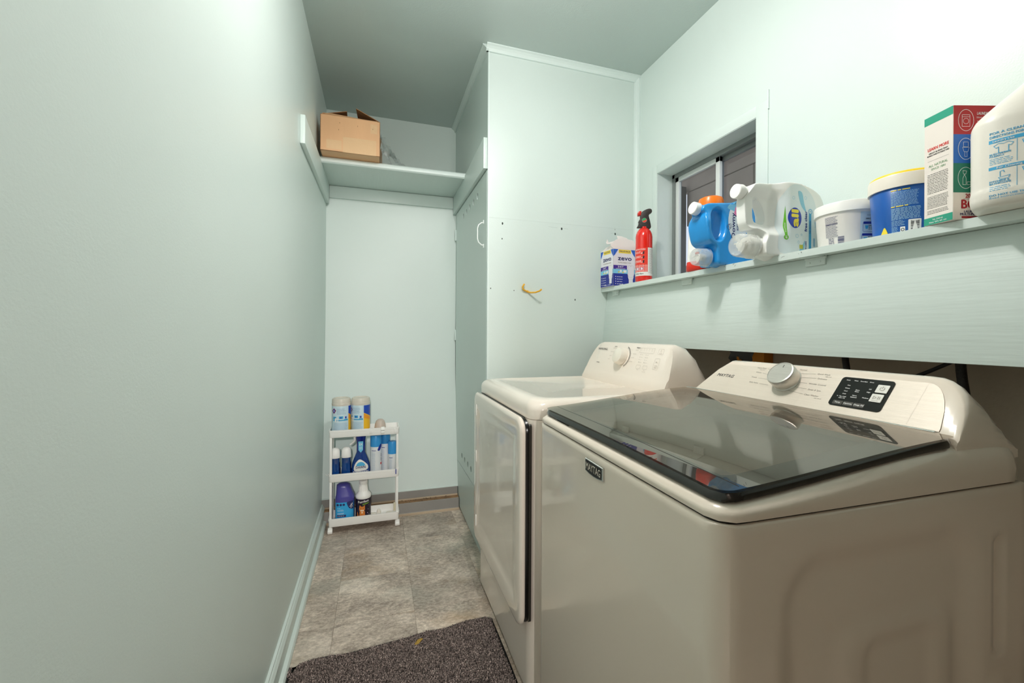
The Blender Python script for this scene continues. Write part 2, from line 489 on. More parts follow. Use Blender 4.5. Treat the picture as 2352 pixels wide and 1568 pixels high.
for nm, q in (('wall_added_hall_left', (-1.2, -3.5, 0, -1.1, YB-.1, ZC)), ('wall_added_hall_right', (1.3, -3.5, 0, 1.4, YB-.1, ZC)), ('wall_added_hall_front', (-1.2, -3.6, 0, 1.4, -3.5, ZC)), ('wall_added_hall_back', (-1.2, YB-.101, 0, XL-.1, YB-.05, ZC)), ('ceiling_added_hall', (-1.2, -3.6, ZC, 1.4, YB-.1, ZC+.1)), ('floor_added_hall', (-1.2, -3.6, -.06, 1.4, YB-.1, 0))):  # unseen hall box, added around the fill lamp
    struct(nm, G().box(*q), BROWNW)
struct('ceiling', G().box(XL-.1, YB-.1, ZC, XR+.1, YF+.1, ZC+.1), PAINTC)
WY0, WY1, WZ0, WZ1 = 1.252, 1.849, 1.374, 1.958
g = G()
g.box(XR, YB-.1, 1.30, XR+.14, WY0, ZC); g.box(XR, WY1, 1.30, XR+.14, YF+.1, ZC)
g.box(XR, WY0, WZ1, XR+.14, WY1, ZC); g.box(XR, WY0, 1.30, XR+.14, WY1, WZ0)
struct('wall_right', g, PAINT)
struct('wall_right_lower', G().box(XR, YB-.1, 0, XR+.14, YF+.1, 1.2995), mat('bare_plaster', (176, 164, 148), .7, .5, 40, .12, 2.5))

# closet: front sheets with a thin seam, side header, bottom panel, door
g = G(); g.box(XC+.006, YC, 0, XR, YC+.02, 1.7047); g.box(XC+.006, YC+.0002, 1.7052, XR, YC+.02, ZC)
wc = struct('wall_closet', g, PAINT)
for (x, z, r) in [(.593, 1.68, .0048), (.914, 1.679, .005), (1.231, 1.676, .0048), (.591, 1.604, .003), (.534, 1.355, .0026), (.993, 1.312, .0036), (.655, 1.349, .0022), (1.23, 1.70, .0018)]:
    d = D(plane((x, YC, z), (1, 0, 0), (0, 0, 1)), .0005)
    d.poly([(r*(1+.3*R.random())*math.cos(a)*.8, r*(1+.3*R.random())*math.sin(a)*1.25) for a in [k*PI/4 for k in range(8)]])
    d.mk('screw_hole', mat('dark_hole', (45, 55, 50), .8), wc)
d = D(plane((0, YC, 0), (1, 0, 0), (0, 0, 1)), .0004)
for (x0, z0, x1, z1) in [(.84, 1.684, .89, 1.682), (.925, 1.682, .95, 1.681), (1.205, 1.678, 1.225, 1.677), (1.236, 1.676, 1.26, 1.675), (1.23, 1.69, 1.23, 1.715)]:
    d.line(x0, z0, x1, z1, .0006)
d.mk('pencil_mark', mat('pencil', (150, 165, 158), .7), wc)
g = G(); g.box(XC, YC+.001, 1.945, XC+.02, YF, ZC)
struct('wall_closet_side', g, PAINTD)
g = G()
b = [(YC+.004, 0.0), (YC+.004, .288), (YF-.03, .288), (YF-.034, .06), (2.82, .03), (2.7, .012), (2.5, .006), (2.2, 0)]
g.loft([[(XC, y, z) for y, z in b], [(XC+.018, y, z) for y, z in b]])
struct('trim_1', g, PAINTD)
struct('trim_2', G().box(XC+.001, YC-.003, 0, XC+.0075, YC+.004, ZC-.03), PAINTL)
struct('trim_11', G().box(XC+.008, YF-.036, 0, XC+.03, YF, 1.95), PAINTD)
struct('closet_dark_sheet', G().box(XC+.12, YC+.03, 0, XC+.13, YF, ZC), mat('closet_shade', (16, 20, 18), .9))  # near-black sheet paints the closet's inner shade behind the holes

# closet door
door = thing('door_1', None, None, (XC, 2.036, .292)); door['kind'] = 'structure'
DH, DW = 1.648, .842
g = G().box(0, 0, 0, .019, DW, DH)
hg = G()
for (y, z) in [(2.243, 1.873), (2.343, 1.87), (2.442, 1.869), (2.539, 1.868), (2.633, 1.866), (2.642, 0.36), (2.552, 0.359), (2.46, 0.359), (2.372, 0.358)]:
    hg.lathe([(.017, -.05), (.017, .05)], 20, Matrix.Translation((0, y-2.036, z-.292)) @ Matrix.Rotation(PI/2, 4, 'Y'))
def boolcut(name, ga, gb, m, parent, bev=0):
    bmesh.ops.recalc_face_normals(ga.b, faces=ga.b.faces); bmesh.ops.recalc_face_normals(gb.b, faces=gb.b.faces)
    ma = bpy.data.meshes.new('a'); ga.b.to_mesh(ma); mb = bpy.data.meshes.new('b'); gb.b.to_mesh(mb)
    oa = bpy.data.objects.new('a', ma); ob = bpy.data.objects.new('b', mb); COL.objects.link(oa); COL.objects.link(ob)
    q = oa.modifiers.new('x', 'BOOLEAN'); q.operation = 'DIFFERENCE'; q.object = ob; q.solver = 'EXACT'
    dg = bpy.context.evaluated_depsgraph_get(); dg.update()
    nm = bpy.data.meshes.new_from_object(oa.evaluated_get(dg))
    gg = G(); gg.b.from_mesh(nm); bpy.data.objects.remove(oa); bpy.data.objects.remove(ob)
    return mk(name, gg, m, parent, bev=bev, sm=30, recalc=False)
boolcut('door_panel', g, hg, PAINTD, door)
WH = mat('bright_white_paint', (236, 240, 238), .3)
g = G()
pts = [(-.003, 0, 0), (-.012, 0, .002), (-.026, 0, .014), (-.031, 0, .03), (-.031, 0, .085), (-.026, 0, .101), (-.012, 0, .113), (-.003, 0, .115)]
g.tube([(x, .065, 1.289+z) for x, y, z in pts], .0032, 8)
for z in (1.276, 1.398): g.box(-.003, .059, z, .0005, .071, z+.018)
mk('handle', g, WH, door, bev=.0008)
for z in (1.80, 1.118, .462):
    g = G(); g.box(-.002, DW-.002, z-.292-.036, .001, DW+.026, z-.292+.036)
    g.tube([(-.004, DW+.006, z-.292-.037), (-.004, DW+.006, z-.292+.037)], .0045, 8)
    mk('hinge', g, PAINTL, door, bev=.0008)

# mouldings
def cove(p0, p1, out, up, size, m, name):
    p0, p1, out, up = Vector(p0), Vector(p1), Vector(out), Vector(up)
    pr = [(0, 0), (size, 0), (size, -size*.16), (size*.72, -size*.3), (size*.45, -size*.55), (size*.3, -size*.85), (size*.3, -size), (0, -size)]
    g = G(); g.loft([[p+out*a+up*b for a, b in pr] for p in (p0, p1)]); o = mk(name, g, m, sm=0); o['kind'] = 'structure'; return o
cove((XC-.012, YC, ZC), (XR, YC, ZC), (0, -1, 0), (0, 0, 1), .030, PAINTL, 'trim_3')
cove((XC, YC-.012, ZC), (XC, YF, ZC), (-1, 0, 0), (0, 0, 1), .030, PAINTD, 'trim_4')
cove((XR, YC, ZC-.01), (XR, YC, 1.376), (-1, 0, 0), (0, 1, 0), .026, PAINTL, 'trim_5')
# left baseboard with moulded top
def base_profile(name, p0, p1, out, prof, m, sm=0):
    p0, p1, out = Vector(p0), Vector(p1), Vector(out)
    g = G(); g.loft([[p+out*a+Vector((0, 0, b)) for a, b in prof] for p in (p0, p1)]); o = mk(name, g, m, sm=sm); o['kind'] = 'structure'; return o
base_profile('baseboard_left', (XL, YB, 0), (XL, YF, 0), (1, 0, 0),
    [(0, 0), (.034, 0), (.034, .012), (.030, .02), (.018, .024), (.018, .078), (.012, .088), (.008, .092), (.008, .098), (0, .101)], PAINTW)
GREYB = mat('grey_vinyl_base', (150, 146, 142), .4, .1, 60, .08, 5)
WOODR = mat('raw_wood_strip', (186, 164, 140), .7, .4, 60, .18, 12, stretch=(.2, 1, 1))
DIRT = mat('dirty_ledge', (150, 116, 84), .85, .8, 50, .3, 18)
base_profile('baseboard_back', (XL, 2.712, 0), (XC-.004, 2.712, 0), (0, -1, 0), [(0, 0), (.010, 0), (.010, .003), (.004, .010), (.001, .013), (-.002, .068), (-.006, .070), (-.05, .07), (-.05, 0)], GREYB)
base_profile('trim_7', (XL, 2.705, 0), (XC-.004, 2.705, 0), (0, -1, 0), [(0, 0), (.010, 0), (.010, .004), (.001, .011), (0, .011)], WOODR)
struct('trim_8', G().box(XL, 2.72, 0, XC-.004, YF, .0712), DIRT)
base_profile('trim_10', (XL, 2.768, .071), (XC-.004, 2.768, .071), (0, -1, 0), [(0, 0), (0, .052), (-.004, .056), (-.05, .056), (-.05, 0)], GREYB)
base_profile('trim_9', (XL, 2.767, .071), (XC-.004, 2.767, .071), (0, -1, 0), [(0, 0), (.007, 0), (.006, .004), (.0, .008)], WOODR)
base_profile('trim_6', (XL, 2.770, .127), (XC, 2.770, .127), (0, -1, 0), [(0, -.003), (.002, -.002), (.002, .002)]+[(-.004-.1447*(1-(1-k/24)**2), .005+1.3*k/24) for k in range(25)]+[(-.1487, -.003)], PAINT, sm=30)
g = G()
for k in range(46):
    x, y = R.uniform(.15, .5), R.uniform(2.715, 2.762); s = R.uniform(.001, .0035)
    g.lathe([(0, 0), (s, s*.4), (s*.6, s), (0, s*1.1)], 5, Matrix.Translation((x, y, .071)))
for k in range(60):
    x, y = R.uniform(-.24, .48), R.uniform(1.7, 2.69); s = R.uniform(.0006, .0016)
    g.lathe([(0, 0), (s, s*.4), (s*.6, s), (0, s*1.1)], 5, Matrix.Translation((x, y, 0)))
mk('floor_grit', g, mat('grit', (70, 55, 42), .9), kind='stuff', label='dark grit and crumbs scattered on the vinyl floor', cat='dirt')

# window
win = thing('window_1', None, None, (0, 0, 0)); win['kind'] = 'structure'
ALW = mat('white_window_frame', (222, 226, 224), .35); ALG = mat('grey_window_track', (128, 134, 132), .4)
wx = XR+.095
g = G()
for (y0, y1, z0, z1) in [(WY0, WY1, WZ1-.022, WZ1), (WY0, WY1, WZ0, WZ0+.02), (WY0, WY0+.02, WZ0, WZ1), (WY1-.02, WY1, WZ0, WZ1)]:
    g.box(wx-.005, y0, z0, wx+.04, y1, z1)
mk('outer_frame', g, ALG, win, bev=.002)
def sash(y0, y1, x, m, fw, name):
    g = G(); z0, z1 = WZ0+.018, WZ1-.020
    g.box(x, y0, z0, x+.016, y0+fw, z1); g.box(x, y1-fw, z0, x+.016, y1, z1)
    g.box(x, y0, z1-fw, x+.016, y1, z1); g.box(x, y0, z0, x+.016, y1, z0+fw)
    mk(name, g, m, win, bev=.0015)
    g = G().box(x+.006, y0+fw*.7, z0+fw*.7, x+.009, y1-fw*.7, z1-fw*.7)
    mk('pane', g, GLASSW, win, sm=0)
GLASSW = glassmat('window_glass', (.93, .95, .95), .0, 1.5)
sash(1.535, WY1-.018, wx+.002, ALW, .024, 'sliding_sash')
sash(WY0+.018, 1.565, wx+.022, ALG, .020, 'fixed_sash')
g = G()
for (y0, y1, z0, z1) in [(WY1, WY1+.040, 1.378, WZ1+.042), (WY0-.052, WY0, 1.378, WZ1+.042)]: g.box(XR-.004, y0, z0, XR+.001, y1, z1)
g.box(XR-.0035, WY0, WZ1, XR+.001, WY1, WZ1+.042)
mk('casing', g, PAINT, win, bev=.001)
g = G(); g.box(XR-.006, WY0-.056, 1.965, XR, WY0-.052, 2.035)
mk('casing_nib', g, PAINTL, win)
g = G()   # painted jamb liners
g.box(XR-.001, WY1-.002, WZ0, wx, WY1, WZ1); g.box(XR-.001, WY0, WZ0, wx, WY0+.002, WZ1); g.box(XR-.001, WY0, WZ1-.002, wx, WY1, WZ1)
mk('jamb_liner', g, PAINTW, win)

# outside: covered porch seen through the glass
PORCH = mat('porch_board', (150, 136, 122), .8, .3, 30, .12, 3)
PORCHD = mat('porch_beam', (128, 104, 90), .85, .5, 60, .25, 14)
po = thing('porch', 'brown panelled covered porch outside the window', 'porch', (2.6, 3.0, 0))
def pb(name, m, x0, y0, z0, x1, y1, z1, **k): return mk(name, G().box(x0-2.6, y0-3, z0, x1-2.6, y1-3, z1), m, po, bev=.004, seg=1, **k)
for r in range(3):
    for q in range(5):
        y0 = 1.0+q*.70+(r % 2)*.30; z0 = 2.075+r*.30
        if r == 0 and y0 > 2.7: continue
        pb('wall_panel', PORCH, 2.6, y0+.003, z0+.003, 2.64, y0+.697, z0+.297)
pb('header_beam', PORCHD, 2.45, .6, 2.60, 2.64, 5.2, 2.76)
pb('roof_deck', PORCHD, 2.30, .2, 2.76, 3.2, 5.4, 2.82)
pb('wall_panel', PORCH, 2.6, 1.0, .0, 2.64, 2.72, 2.07)
pb('post', mat('post_paint', (84, 80, 76), .6), 2.50, 3.075, 0, 2.58, 3.125, 2.42)
pb('porch_floor', PORCHD, 1.52, .2, -.15, 3.2, 5.4, -.05)
bw = thing('brick_wall', 'faint reddish brick wall beyond the porch opening', 'wall', (5.6, 6.6, 0))
BRK = mat('far_brick', (176, 120, 100), .85, .3, 30, .12, 6)
brick = None
for r in range(22):
    for q in range(12):
        if brick is None: brick = mk('brick', G().box(0, 0, 0, .1, .205, .065), BRK, bw, sm=0); o = brick
        else: o = bpy.data.objects.new('brick', brick.data); link(o, bw)
        o.location = (0, -1.2+q*.215+(r % 2)*.107, .78+r*.075)
mk('mortar', G().box(.004, -1.25, 0, .09, 1.5, 2.42), mat('mortar', (188, 178, 168), .9), bw, sm=0)
# ================================================================== wall shelf with hinged apron
ws = thing('wall_shelf', 'long aqua painted shelf under the window with a hinged apron board below', 'shelf', (XR, 0, 0))
g = G(); g.loft([[(1.147, y, 1.3565), (1.147, y, 1.3760), (1.150, y, 1.3768), (XR-.001, y, 1.3768), (XR-.001, y, 1.3565)] for y in (YB+.02, YC-.002)])
mk('shelf_board', g, PAINTW, ws, M=Matrix.Translation((-XR, 0, 0)))
g = G()
g.loft([[(1.184, y, 1.3560), (1.198, y, 1.3560), (1.170, y, 1.079), (1.155, y, 1.079)] for y in (YB+.02, YC-.002)])
mk('apron_board', g, PAINTW, ws, bev=.0015, M=Matrix.Translation((-XR, 0, 0)))
for y in (1.93, 1.40, .88):
    g = G(); g.box(1.176, y-.028, 1.332, 1.183, y+.028, 1.3562)
    g.box(1.150, y-.028, 1.3545, 1.182, y+.028, 1.3565)
    g.tube([(1.179, y-.03, 1.353), (1.179, y+.03, 1.353)], .0042, 8)
    for q in (-.015, .015): g.lathe([(0, 0), (.003, 0), (.002, .002), (0, .002)], 8, Matrix.Translation((1.176, y+q, 1.341)) @ Matrix.Rotation(-PI/2, 4, 'Y'))
    mk('hinge', g, PAINTW, ws, bev=.0006, M=Matrix.Translation((-XR, 0, 0)))
d = D(plane((1.1468-XR, 0, 1.366), (0, -1, 0), (0, 0, 1)), .0003)
for (y, z) in [(1.18, .004), (1.14, .007), (1.13, .003), (1.06, .006), (.97, .006), (.955, .002), (.90, .005)]:
    for _ in range(3):
        a, b_ = -y+R.uniform(-.006, .006), z+R.uniform(-.003, .002); s = R.uniform(.0006, .0015)
        d.poly([(a-s, b_), (a, b_-s), (a+s*1.3, b_+s*.3), (a, b_+s)])
d.mk('chipped_paint', mat('chip', (90, 96, 92), .9), ws)

# hook, closet shelf
hk = thing('wall_hook', 'yellow vinyl-coated wire hook screwed into the pale closet wall', 'hook', (.722, YC, 1.352))
g = G()
g.tube([(-.018, -.012, .028), (-.026, -.012, .014), (-.020, -.010, .002), (-.006, -.006, -.004), (.004, -.002, -.006)], .0042, 10)
g.tube([(.004, -.002, -.006), (.018, -.012, -.012), (.036, -.032, -.012), (.050, -.052, -.006), (.056, -.058, -.001)], .0042, 10)
g.lathe([(0, 0), (.004, .001), (.0046, .004), (.003, .008), (0, .009)], 10, Matrix.Translation((-.0175, -.012, .0235)))
g.lathe([(0, 0), (.004, .001), (.0046, .004), (.003, .008), (0, .009)], 10, Matrix.Translation((.056, -.058, -.004)))
g.tube([(.004, .002, -.006), (.004, -.004, -.006)], .006, 10)
mk('hook_wire', g, mat('yellow_vinyl', (240, 178, 40), .35), hk)

cs = thing('closet_shelf', 'high aqua shelf board spanning the alcove on side cleats', 'shelf', (.1, 2.7, 2.06))
TM = Matrix.Translation((-.1, -2.7, -2.06))
mk('shelf_board', G().box(XL+.002, 2.515, 2.062, XC-.002, YF-.002, 2.081), PAINTW, cs, bev=.001, M=TM)
g = G(); g.loft([[(x, 2.516, 2.0560), (x, 2.507, 2.0562), (x, 2.500, 2.062), (x, 2.498, 2.072), (x, 2.500, 2.082), (x, 2.507, 2.0885), (x, 2.516, 2.089)] for x in (XL+.006, XC-.006)])
mk('front_nosing', g, PAINTL, cs, M=TM)
g = G(); g.box(XL+.02, YF-.02, 1.985, XC-.02, YF-.001, 2.061); mk('cleat', g, PAINT, cs, bev=.001, M=TM)
for s, x0 in ((0, XL+.0005), (1, XC-.0195)):
    z0, z1 = (1.925, 2.045) if s == 0 else (1.945, 2.098)
    y0 = 1.955 if s == 0 else 2.03
    zt = 2.0615
    pts = [(y0, z0), (YF-.021, 1.945), (YF-.021, zt), (2.6, zt), (2.49, zt if s == 0 else zt+.012), (y0, z1)]
    g = G(); g.loft([[(x, y, z) for y, z in pts] for x in (x0, x0+.019)])
    mk('cleat', g, PAINTD if s else PAINT, cs, bev=.0012, M=TM)

# ================================================================== machines
def rring(x0, y0, x1, y1, r, z, n=6, zf=None):
    return [(x, y, z if zf is None else zf(x, y)) for x, y in rrect(x1-x0, y1-y0, r, n, (x0+x1)/2, (y0+y1)/2)]

# ---- dryer
dr = thing('dryer', 'white front-door dryer with rounded top, farther machine beside the closet', 'dryer', (.445, 1.195, 0))
DX, DY, DS = .700, .686, .872
g = G(); g.loft([rring(.012, .012, DX, DY-.012, .03, .022), rring(0, 0, DX, DY, .045, .036), rring(0, 0, DX, DY, .045, DS)])
mk('cabinet', g, ENAMEL, dr, sm=30)
g = G(); g.loft([rring(.014, .014, DX-.01, DY-.014, .04, DS-.01), rring(.006, .006, DX-.006, DY-.006, .045, DS+.0012)], False, False)
mk('seam_gap', g, BLACKP, dr)
TR = lambda i, z, r: rring(i, i, DX-i*.4, DY-i, r, z, 8)
g = G(); g.loft([TR(0.0, DS+.0016, .048), TR(-.001, DS+.028, .05), TR(.002, DS+.040, .05), TR(.008, DS+.050, .052), TR(.018, DS+.0565, .055), TR(.035, DS+.0600, .06),
    TR(.060, DS+.0600, .06), TR(.064, DS+.0585, .06), TR(.30, DS+.0575, .01)])
mk('top_panel', g, ENAMEL, dr, sm=50)
# door: white shell standing proud on a dark core
def door_ring(i, x): return [(x, y, z) for y, z in rrect(.650-2*i, .642-2*i, max(.045-i*.8, .006), 8, .341+.004, .572-.018)]
g = G(); g.loft([door_ring(.003, .003), door_ring(.003, -.004), door_ring(.007, -.013)]); mk('door_core', g, BLACKP, dr)
g = G(); g.loft([[(x, y, z) for y, z in rrect(.020, .60, .009, 6, .019, .560)] for x in (.004, -.0035)]); mk('pocket_shade', g, DARKP, dr)  # dark bar painted as the shadowed pocket beside the door
g = G()
def dd(i, x): return door_ring(i, x)
g.loft([dd(.004, -.010), dd(0, -.014), dd(0, -.022), dd(.004, -.0265), dd(.012, -.0285), dd(.055, -.0285), dd(.068, -.0255), dd(.080, -.0225), dd(.10, -.0220), dd(.3, -.0220)])
mk('door', g, ENAMEL, dr, sm=40)
for z in (.80, .60, .32): mk('door_clip', G().box(-.0306, .612, z-.024, -.028, .617, z+.024), PLWHITE, dr, bev=.0006)
# dryer console
def sect(y, hf, prof, zb):
    return [(x, y, zb+(z-zb)*hf if z > zb else z) for x, z in prof]
def end_fac(y, y0, y1, ra, rb, pa=2.2, pb=2.2):
    f = 1.0
    if y < y0+ra: f = min(f, max(0, 1-(1-(y-y0)/ra)**pa)**(1/pa))
    if y > y1-rb: f = min(f, max(0, 1-(1-(y1-y)/rb)**pb)**(1/pb))
    return f
def arched(ys, ff, base, p2, V, top, zb, crest, back):
    """sections along y: the face stays in one plane, the top edge follows the arch"""
    rings = []
    for y in ys:
        f = ff(y); zt = zb+(top-zb)*max(f, .02)
        r = []
        for x, z in base+[p2]: r.append((x, y, min(z, zt-.003)))
        zc = max(zt-.0055, min(p2[1], zt-.0030)); k = (zc-p2[1])/V[1]
        xc = p2[0]+max(k, 0)*V[0]
        r.append((xc, y, zc)); r.append((xc+crest*.35, y, zc+.0038*min(1, f*3))); r.append((xc+crest, y, zc+.0055*min(1, f*3)))
        x1 = back[-1][0]; x0 = p2[0]+(top-.0055-p2[1])/V[1]*V[0]+crest
        for x, z in back:
            fx = (x-x0)/(x1-x0); r.append((xc+crest+fx*(x1-xc-crest), y, zb+(z-zb)*max(f, .02)))
        r.append((x1, y, zb-.012)); r.insert(0, (base[0][0]-.002, y, zb-.012))
        rings.append(r)
    return rings
g = G()
ys = [0.010, .011, .014, .019, .026, .036, .05, .07, .10, .2, .35, .48, .515, .535, .55, .565, .578, .588, .596, .602, .606, .608]
rings = arched(ys, lambda y: end_fac(y, .0095, .6085, .055, .085, 2.4, 1.9), [(.478, .945), (.489, .970)], (.498, .985), (.0395, .108), 1.0995, .930, .022,
    [(.60, 1.085), (.632, 1.055), (.660, 1.00), (.672, .95)])
g.loft(rings); mk('console', g, ENAMEL, dr, sm=45)
csf = plane((.4967, .686, .985), (0, -1, 0), (.0395, 0, .108))
def off(sf, k): return lambda u, v, o: sf(u, v, o+k)
D(csf, .0016).text('SAMSUNG', .186, .0875, .0085, bold=.004, w=.078).mk('lettering', INKB, dr)
d = D(csf, .0016)
d.text('COTTON', .288, .1015, .0032, bold=.02); d.text('TIMED DRY', .452, .1025, .0034, bold=.02)
d.text('SENSOR DRY', .180, .024, .003, bold=.01)
d.ring(.366, .061, .0455, .0022, n=22, a0=-1.1, a1=1.25)
d.ring(.366, .061, .0405, .0010, n=22, a0=-1.1, a1=1.25)
d.mk('printed_mark', INKB, dr)
d = D(csf, .0016)
for t, u, v in [('HEAVY DUTY', .285, .094), ('NORMAL DRY', .274, .078), ('NORMAL', .268, .060), ('TIME DRY', .262, .044), ('EASY DRY', .448, .092), ('QUICK DRY', .438, .076), ('AIR FLUFF', .432, .060), ('WRINKLE RELEASE', .420, .044)]:
    d.text(t, u, v, .0030)
for v in (.092, .076, .060): d.line(.405, v, .42, v, .0004)
d.frame(.468, .0835, .556, .103, .0006)
for k in range(5): d.rect(.475+k*.016, .097, .4765+k*.016, .099); d.text('Dry', .4765+k*.016, .0925, .0022)
for c_, nm in ((.478, 'DryLevel'), (.512, 'Temp.')):
    for k in range(4): d.rect(c_, .074-k*.010, c_+.0022, .077-k*.010); d.text(['High', 'Medium', 'Low', 'Extra Low'][k], c_+.012, .0755-k*.010, .0026)
d.path(rrect(.026, .014, .003, 3, .486, .027), .0006, True); d.path(rrect(.026, .014, .003, 3, .528, .027), .0006, True)
d.text('Temp.', .486, .0155, .003); d.text('Time', .528, .0155, .003); d.text('Smart Care', .528, .010, .0028)
d.path(rrect(.028, .022, .004, 3, .594, .092), .0006, True); d.ring(.594, .095, .0036, .0006, a0=2.1, a1=7.3, n=14); d.line(.594, .096, .594, .1, .0006); d.text('POWER', .594, .0855, .003)
d.path(rrect(.028, .042, .004, 3, .588, .045), .0006, True); d.text('START', .588, .038, .0036); d.text('PAUSE', .588, .0315, .0036); d.poly([(.583, .049), (.583, .055), (.589, .052)]); d.line(.592, .049, .592, .055, .001)
d.mk('fine_print', INKT, dr)
KM = Matrix(((0, .3435, -.939, 0), (-1, 0, 0, 0), (0, .939, .3435, 0), (0, 0, 0, 1)))
def on_face(sf, u, v, V):
    o = sf(u, v, 0); U = Vector((0, -1, 0)); Vn = Vector(V).normalized(); n = U.cross(Vn)
    m = Matrix.Identity(4)
    for i in range(3): m[i][0] = U[i]; m[i][1] = Vn[i]; m[i][2] = n[i]; m[i][3] = o[i]
    return m
g = G(); g.lathe([(.034, 0), (.0345, .004), (.033, .020), (.031, .0265), (.027, .029), (0, .0295)], 40, on_face(csf, .357, .058, (.0395, 0, .108)))
mk('dial', g, PLWARM, dr, sm=40, label='round white dryer dial')

# ---- washer
wa = thing('washing_machine', 'white top-loading washer with dark glass lid, nearest machine', 'washing machine', (.432, .446, 0), -math.radians(1.2))
WX, WY_, WS = .655, .698, .8825
# cabinet ring with a dense near side for the pressed panel
def sdrr(x, z, x0, z0, x1, z1, r):
    cx, cz = (x0+x1)/2, (z0+z1)/2; qx = abs(x-cx)-((x1-x0)/2-r); qz = abs(z-cz)-((z1-z0)/2-r)
    return math.hypot(max(qx, 0), max(qz, 0))+min(max(qx, qz), 0)-r
def ss(a, b, t): t = min(max((t-a)/(b-a), 0), 1); return t*t*(3-2*t)
def press(x, z):
    d = 0.0
    d += .010*ss(.000, -.050, sdrr(x, z, .090, .05, .54, .842, .10))
    d -= .005*ss(.000, -.035, sdrr(x, z, .205, .08, .485, .715, .055))
    d += .004*ss(.000, -.02, sdrr(x, z, .262, .10, .432, .685, .04))
    d += .008*ss(.000, -.010, sdrr(x, z, .563, .60, .590, .80, .013))
    d -= .003*ss(.0, -.010, sdrr(x, z, .545, .05, .600, .56, .02))
    return d
def wring(z):
    r = .034; pts = []
    for q in range(9):   # near-left corner (0,0)
        a = PI+q*PI/2/8; pts.append((r+r*math.cos(a), r+r*math.sin(a)))
    n = 60
    for q in range(1, n): pts.append((r+(WX-.012-r)*q/n, 0))
    pts += [(WX-.008, 0), (WX-.002, .002), (WX, .008), (WX, WY_-.01), (WX-.01, WY_)]
    for q in range(9):
        a = PI/2+q*PI/2/8; pts.append((r+r*math.cos(a), WY_-r+r*math.sin(a)))
    out = []
    for (x, y) in pts:
        if y == 0: y = press(x, z)
        out.append((x, y, z))
    return out
g = G(); zs = [0.022]+[.03+(WS-.004-.03)*k/76 for k in range(77)]
rings = [wring(z) for z in zs]
def shrink(r, k, z): return [(min(max(x, k), WX-k), min(max(y, k), WY_-k), z) for x, y, _ in r]
rings.append(shrink(wring(WS), .002, WS-.001)); rings.append(shrink(wring(WS), .005, WS))
g.loft(rings); mk('cabinet', g, ENAMEL2, wa, sm=60)
g = G(); g.loft([rring(.008, .008, WX-.008, WY_-.008, .03, WS-.01), rring(.005, .005, WX-.004, WY_-.005, .03, WS+.004)], False, False)
mk('seam_gap', g, BLACKP, wa)
def ztop(x): return .905+.049*ss(-.05, .50, x)-.008*ss(.58, .66, x)
def tring(i, fr, r, add=0):
    return [(x, y, WS+.004+(ztop(x)-WS-.004)*fr+add) for x, y in resamp(rrect(WX-.002-i*1.1, WY_-2*i, max(r-i, .012), 6, .001+(WX-.002)/2+i*.3, WY_/2), 120)]
def resamp(pts, n):
    P_ = [Vector(p) for p in pts]; L_ = [0]
    for a, b in zip(P_, P_[1:]+P_[:1]): L_.append(L_[-1]+(b-a).length)
    out = []; k = 0
    for i in range(n):
        t = L_[-1]*i/n
        while L_[k+1] < t: k += 1
        f = (t-L_[k])/max(L_[k+1]-L_[k], 1e-9); out.append(tuple(P_[k].lerp(P_[(k+1) % len(P_)], f)))
    return out
g = G(); g.loft([tring(.001, 0, .035), tring(-.001, .35, .035), tring(.002, .62, .036), tring(.009, .85, .038), tring(.020, .96, .04), tring(.032, .97, .045), tring(.055, .95, .05), tring(.062, .80, .05),
    tring(.070, .2, .06), tring(.11, -.6, .09), tring(.12, -2.2, .09)], True, False)
mk('top_panel', g, ENAMEL2, wa, sm=50)
g = G(); T = Matrix.Translation((.30, .349, 0))
g.lathe([(.262, .842), (.258, .852), (.235, .856), (.228, .848), (.225, .60), (.215, .52), (.10, .50), (.06, .56), (.045, .75), (.03, .78), (0, .785)], 56, T)
mk('wash_basket', g, mat('basket_steel', (165, 160, 152), .3, metal=.8), wa, sm=50)
g = G(); g.lathe([(.262, .845), (.266, .866), (.250, .874), (.232, .870), (.228, .858)], 56, T)
mk('tub_ring', g, PLWARM, wa, sm=50)
# lid
LX0, LX1, LY0, LY1 = .012, .497, .012, .687
def zl(x, y): return .9165+.050*ss(-.10, .56, x)+.003*(1-((y-.35)/.34)**2)
def lring(i, r, add, n=120):
    return [(x, y, zl(x, y)+add) for x, y in resamp(rrect(LX1-LX0-2*i, LY1-LY0-2*i, max(r-i*.5, .006), 6, (LX0+LX1)/2, (LY0+LY1)/2), n)]
g = G(); g.loft([lring(.003, .024, -.001), lring(.0, .026, -.006), lring(.0, .026, -.012), lring(.006, .024, -.017), lring(.03, .02, -.016), lring(.052, .018, -.010), lring(.054, .018, -.001), lring(.052, .018, .0001)], False, False)
g.loft([lring(.052, .018, .0001), lring(.003, .024, -.001)], False, False)
mk('lid_frame', g, DARKP, wa, sm=40)
g = G()
def cut(y, r=.024):   # how far the rounded corners pull the x range in
    e = min(y-LY0-.002, LY1-.002-y)
    return 0 if e >= r else r-math.sqrt(max(r*r-(r-e)**2, 0))
rows = []
for j in range(61):
    y = LY0+.002+(LY1-LY0-.004)*(.5-.5*math.cos(PI*j/60))
    x0, x1 = LX0+.002+cut(y), LX1-.002-cut(y, .012)
    rows.append([(x0+(x1-x0)*i/40, y, zl(x0+(x1-x0)*i/40, y)+.0034) for i in range(41)])
g.loft(rows, False, False, closed=False)
mk('lid_glass', g, glassmat('smoked_glass', (.28, .255, .225), .008, 2.2, (1, .94, .87), .12, (.42, .38, .33)), wa, sm=80)  # haze and warm tint paint in part of the lid's reflection
d = D(lambda u, v, o: Vector((u, v, zl(u, v)+.0036+o)), .0003, maxlen=.04)
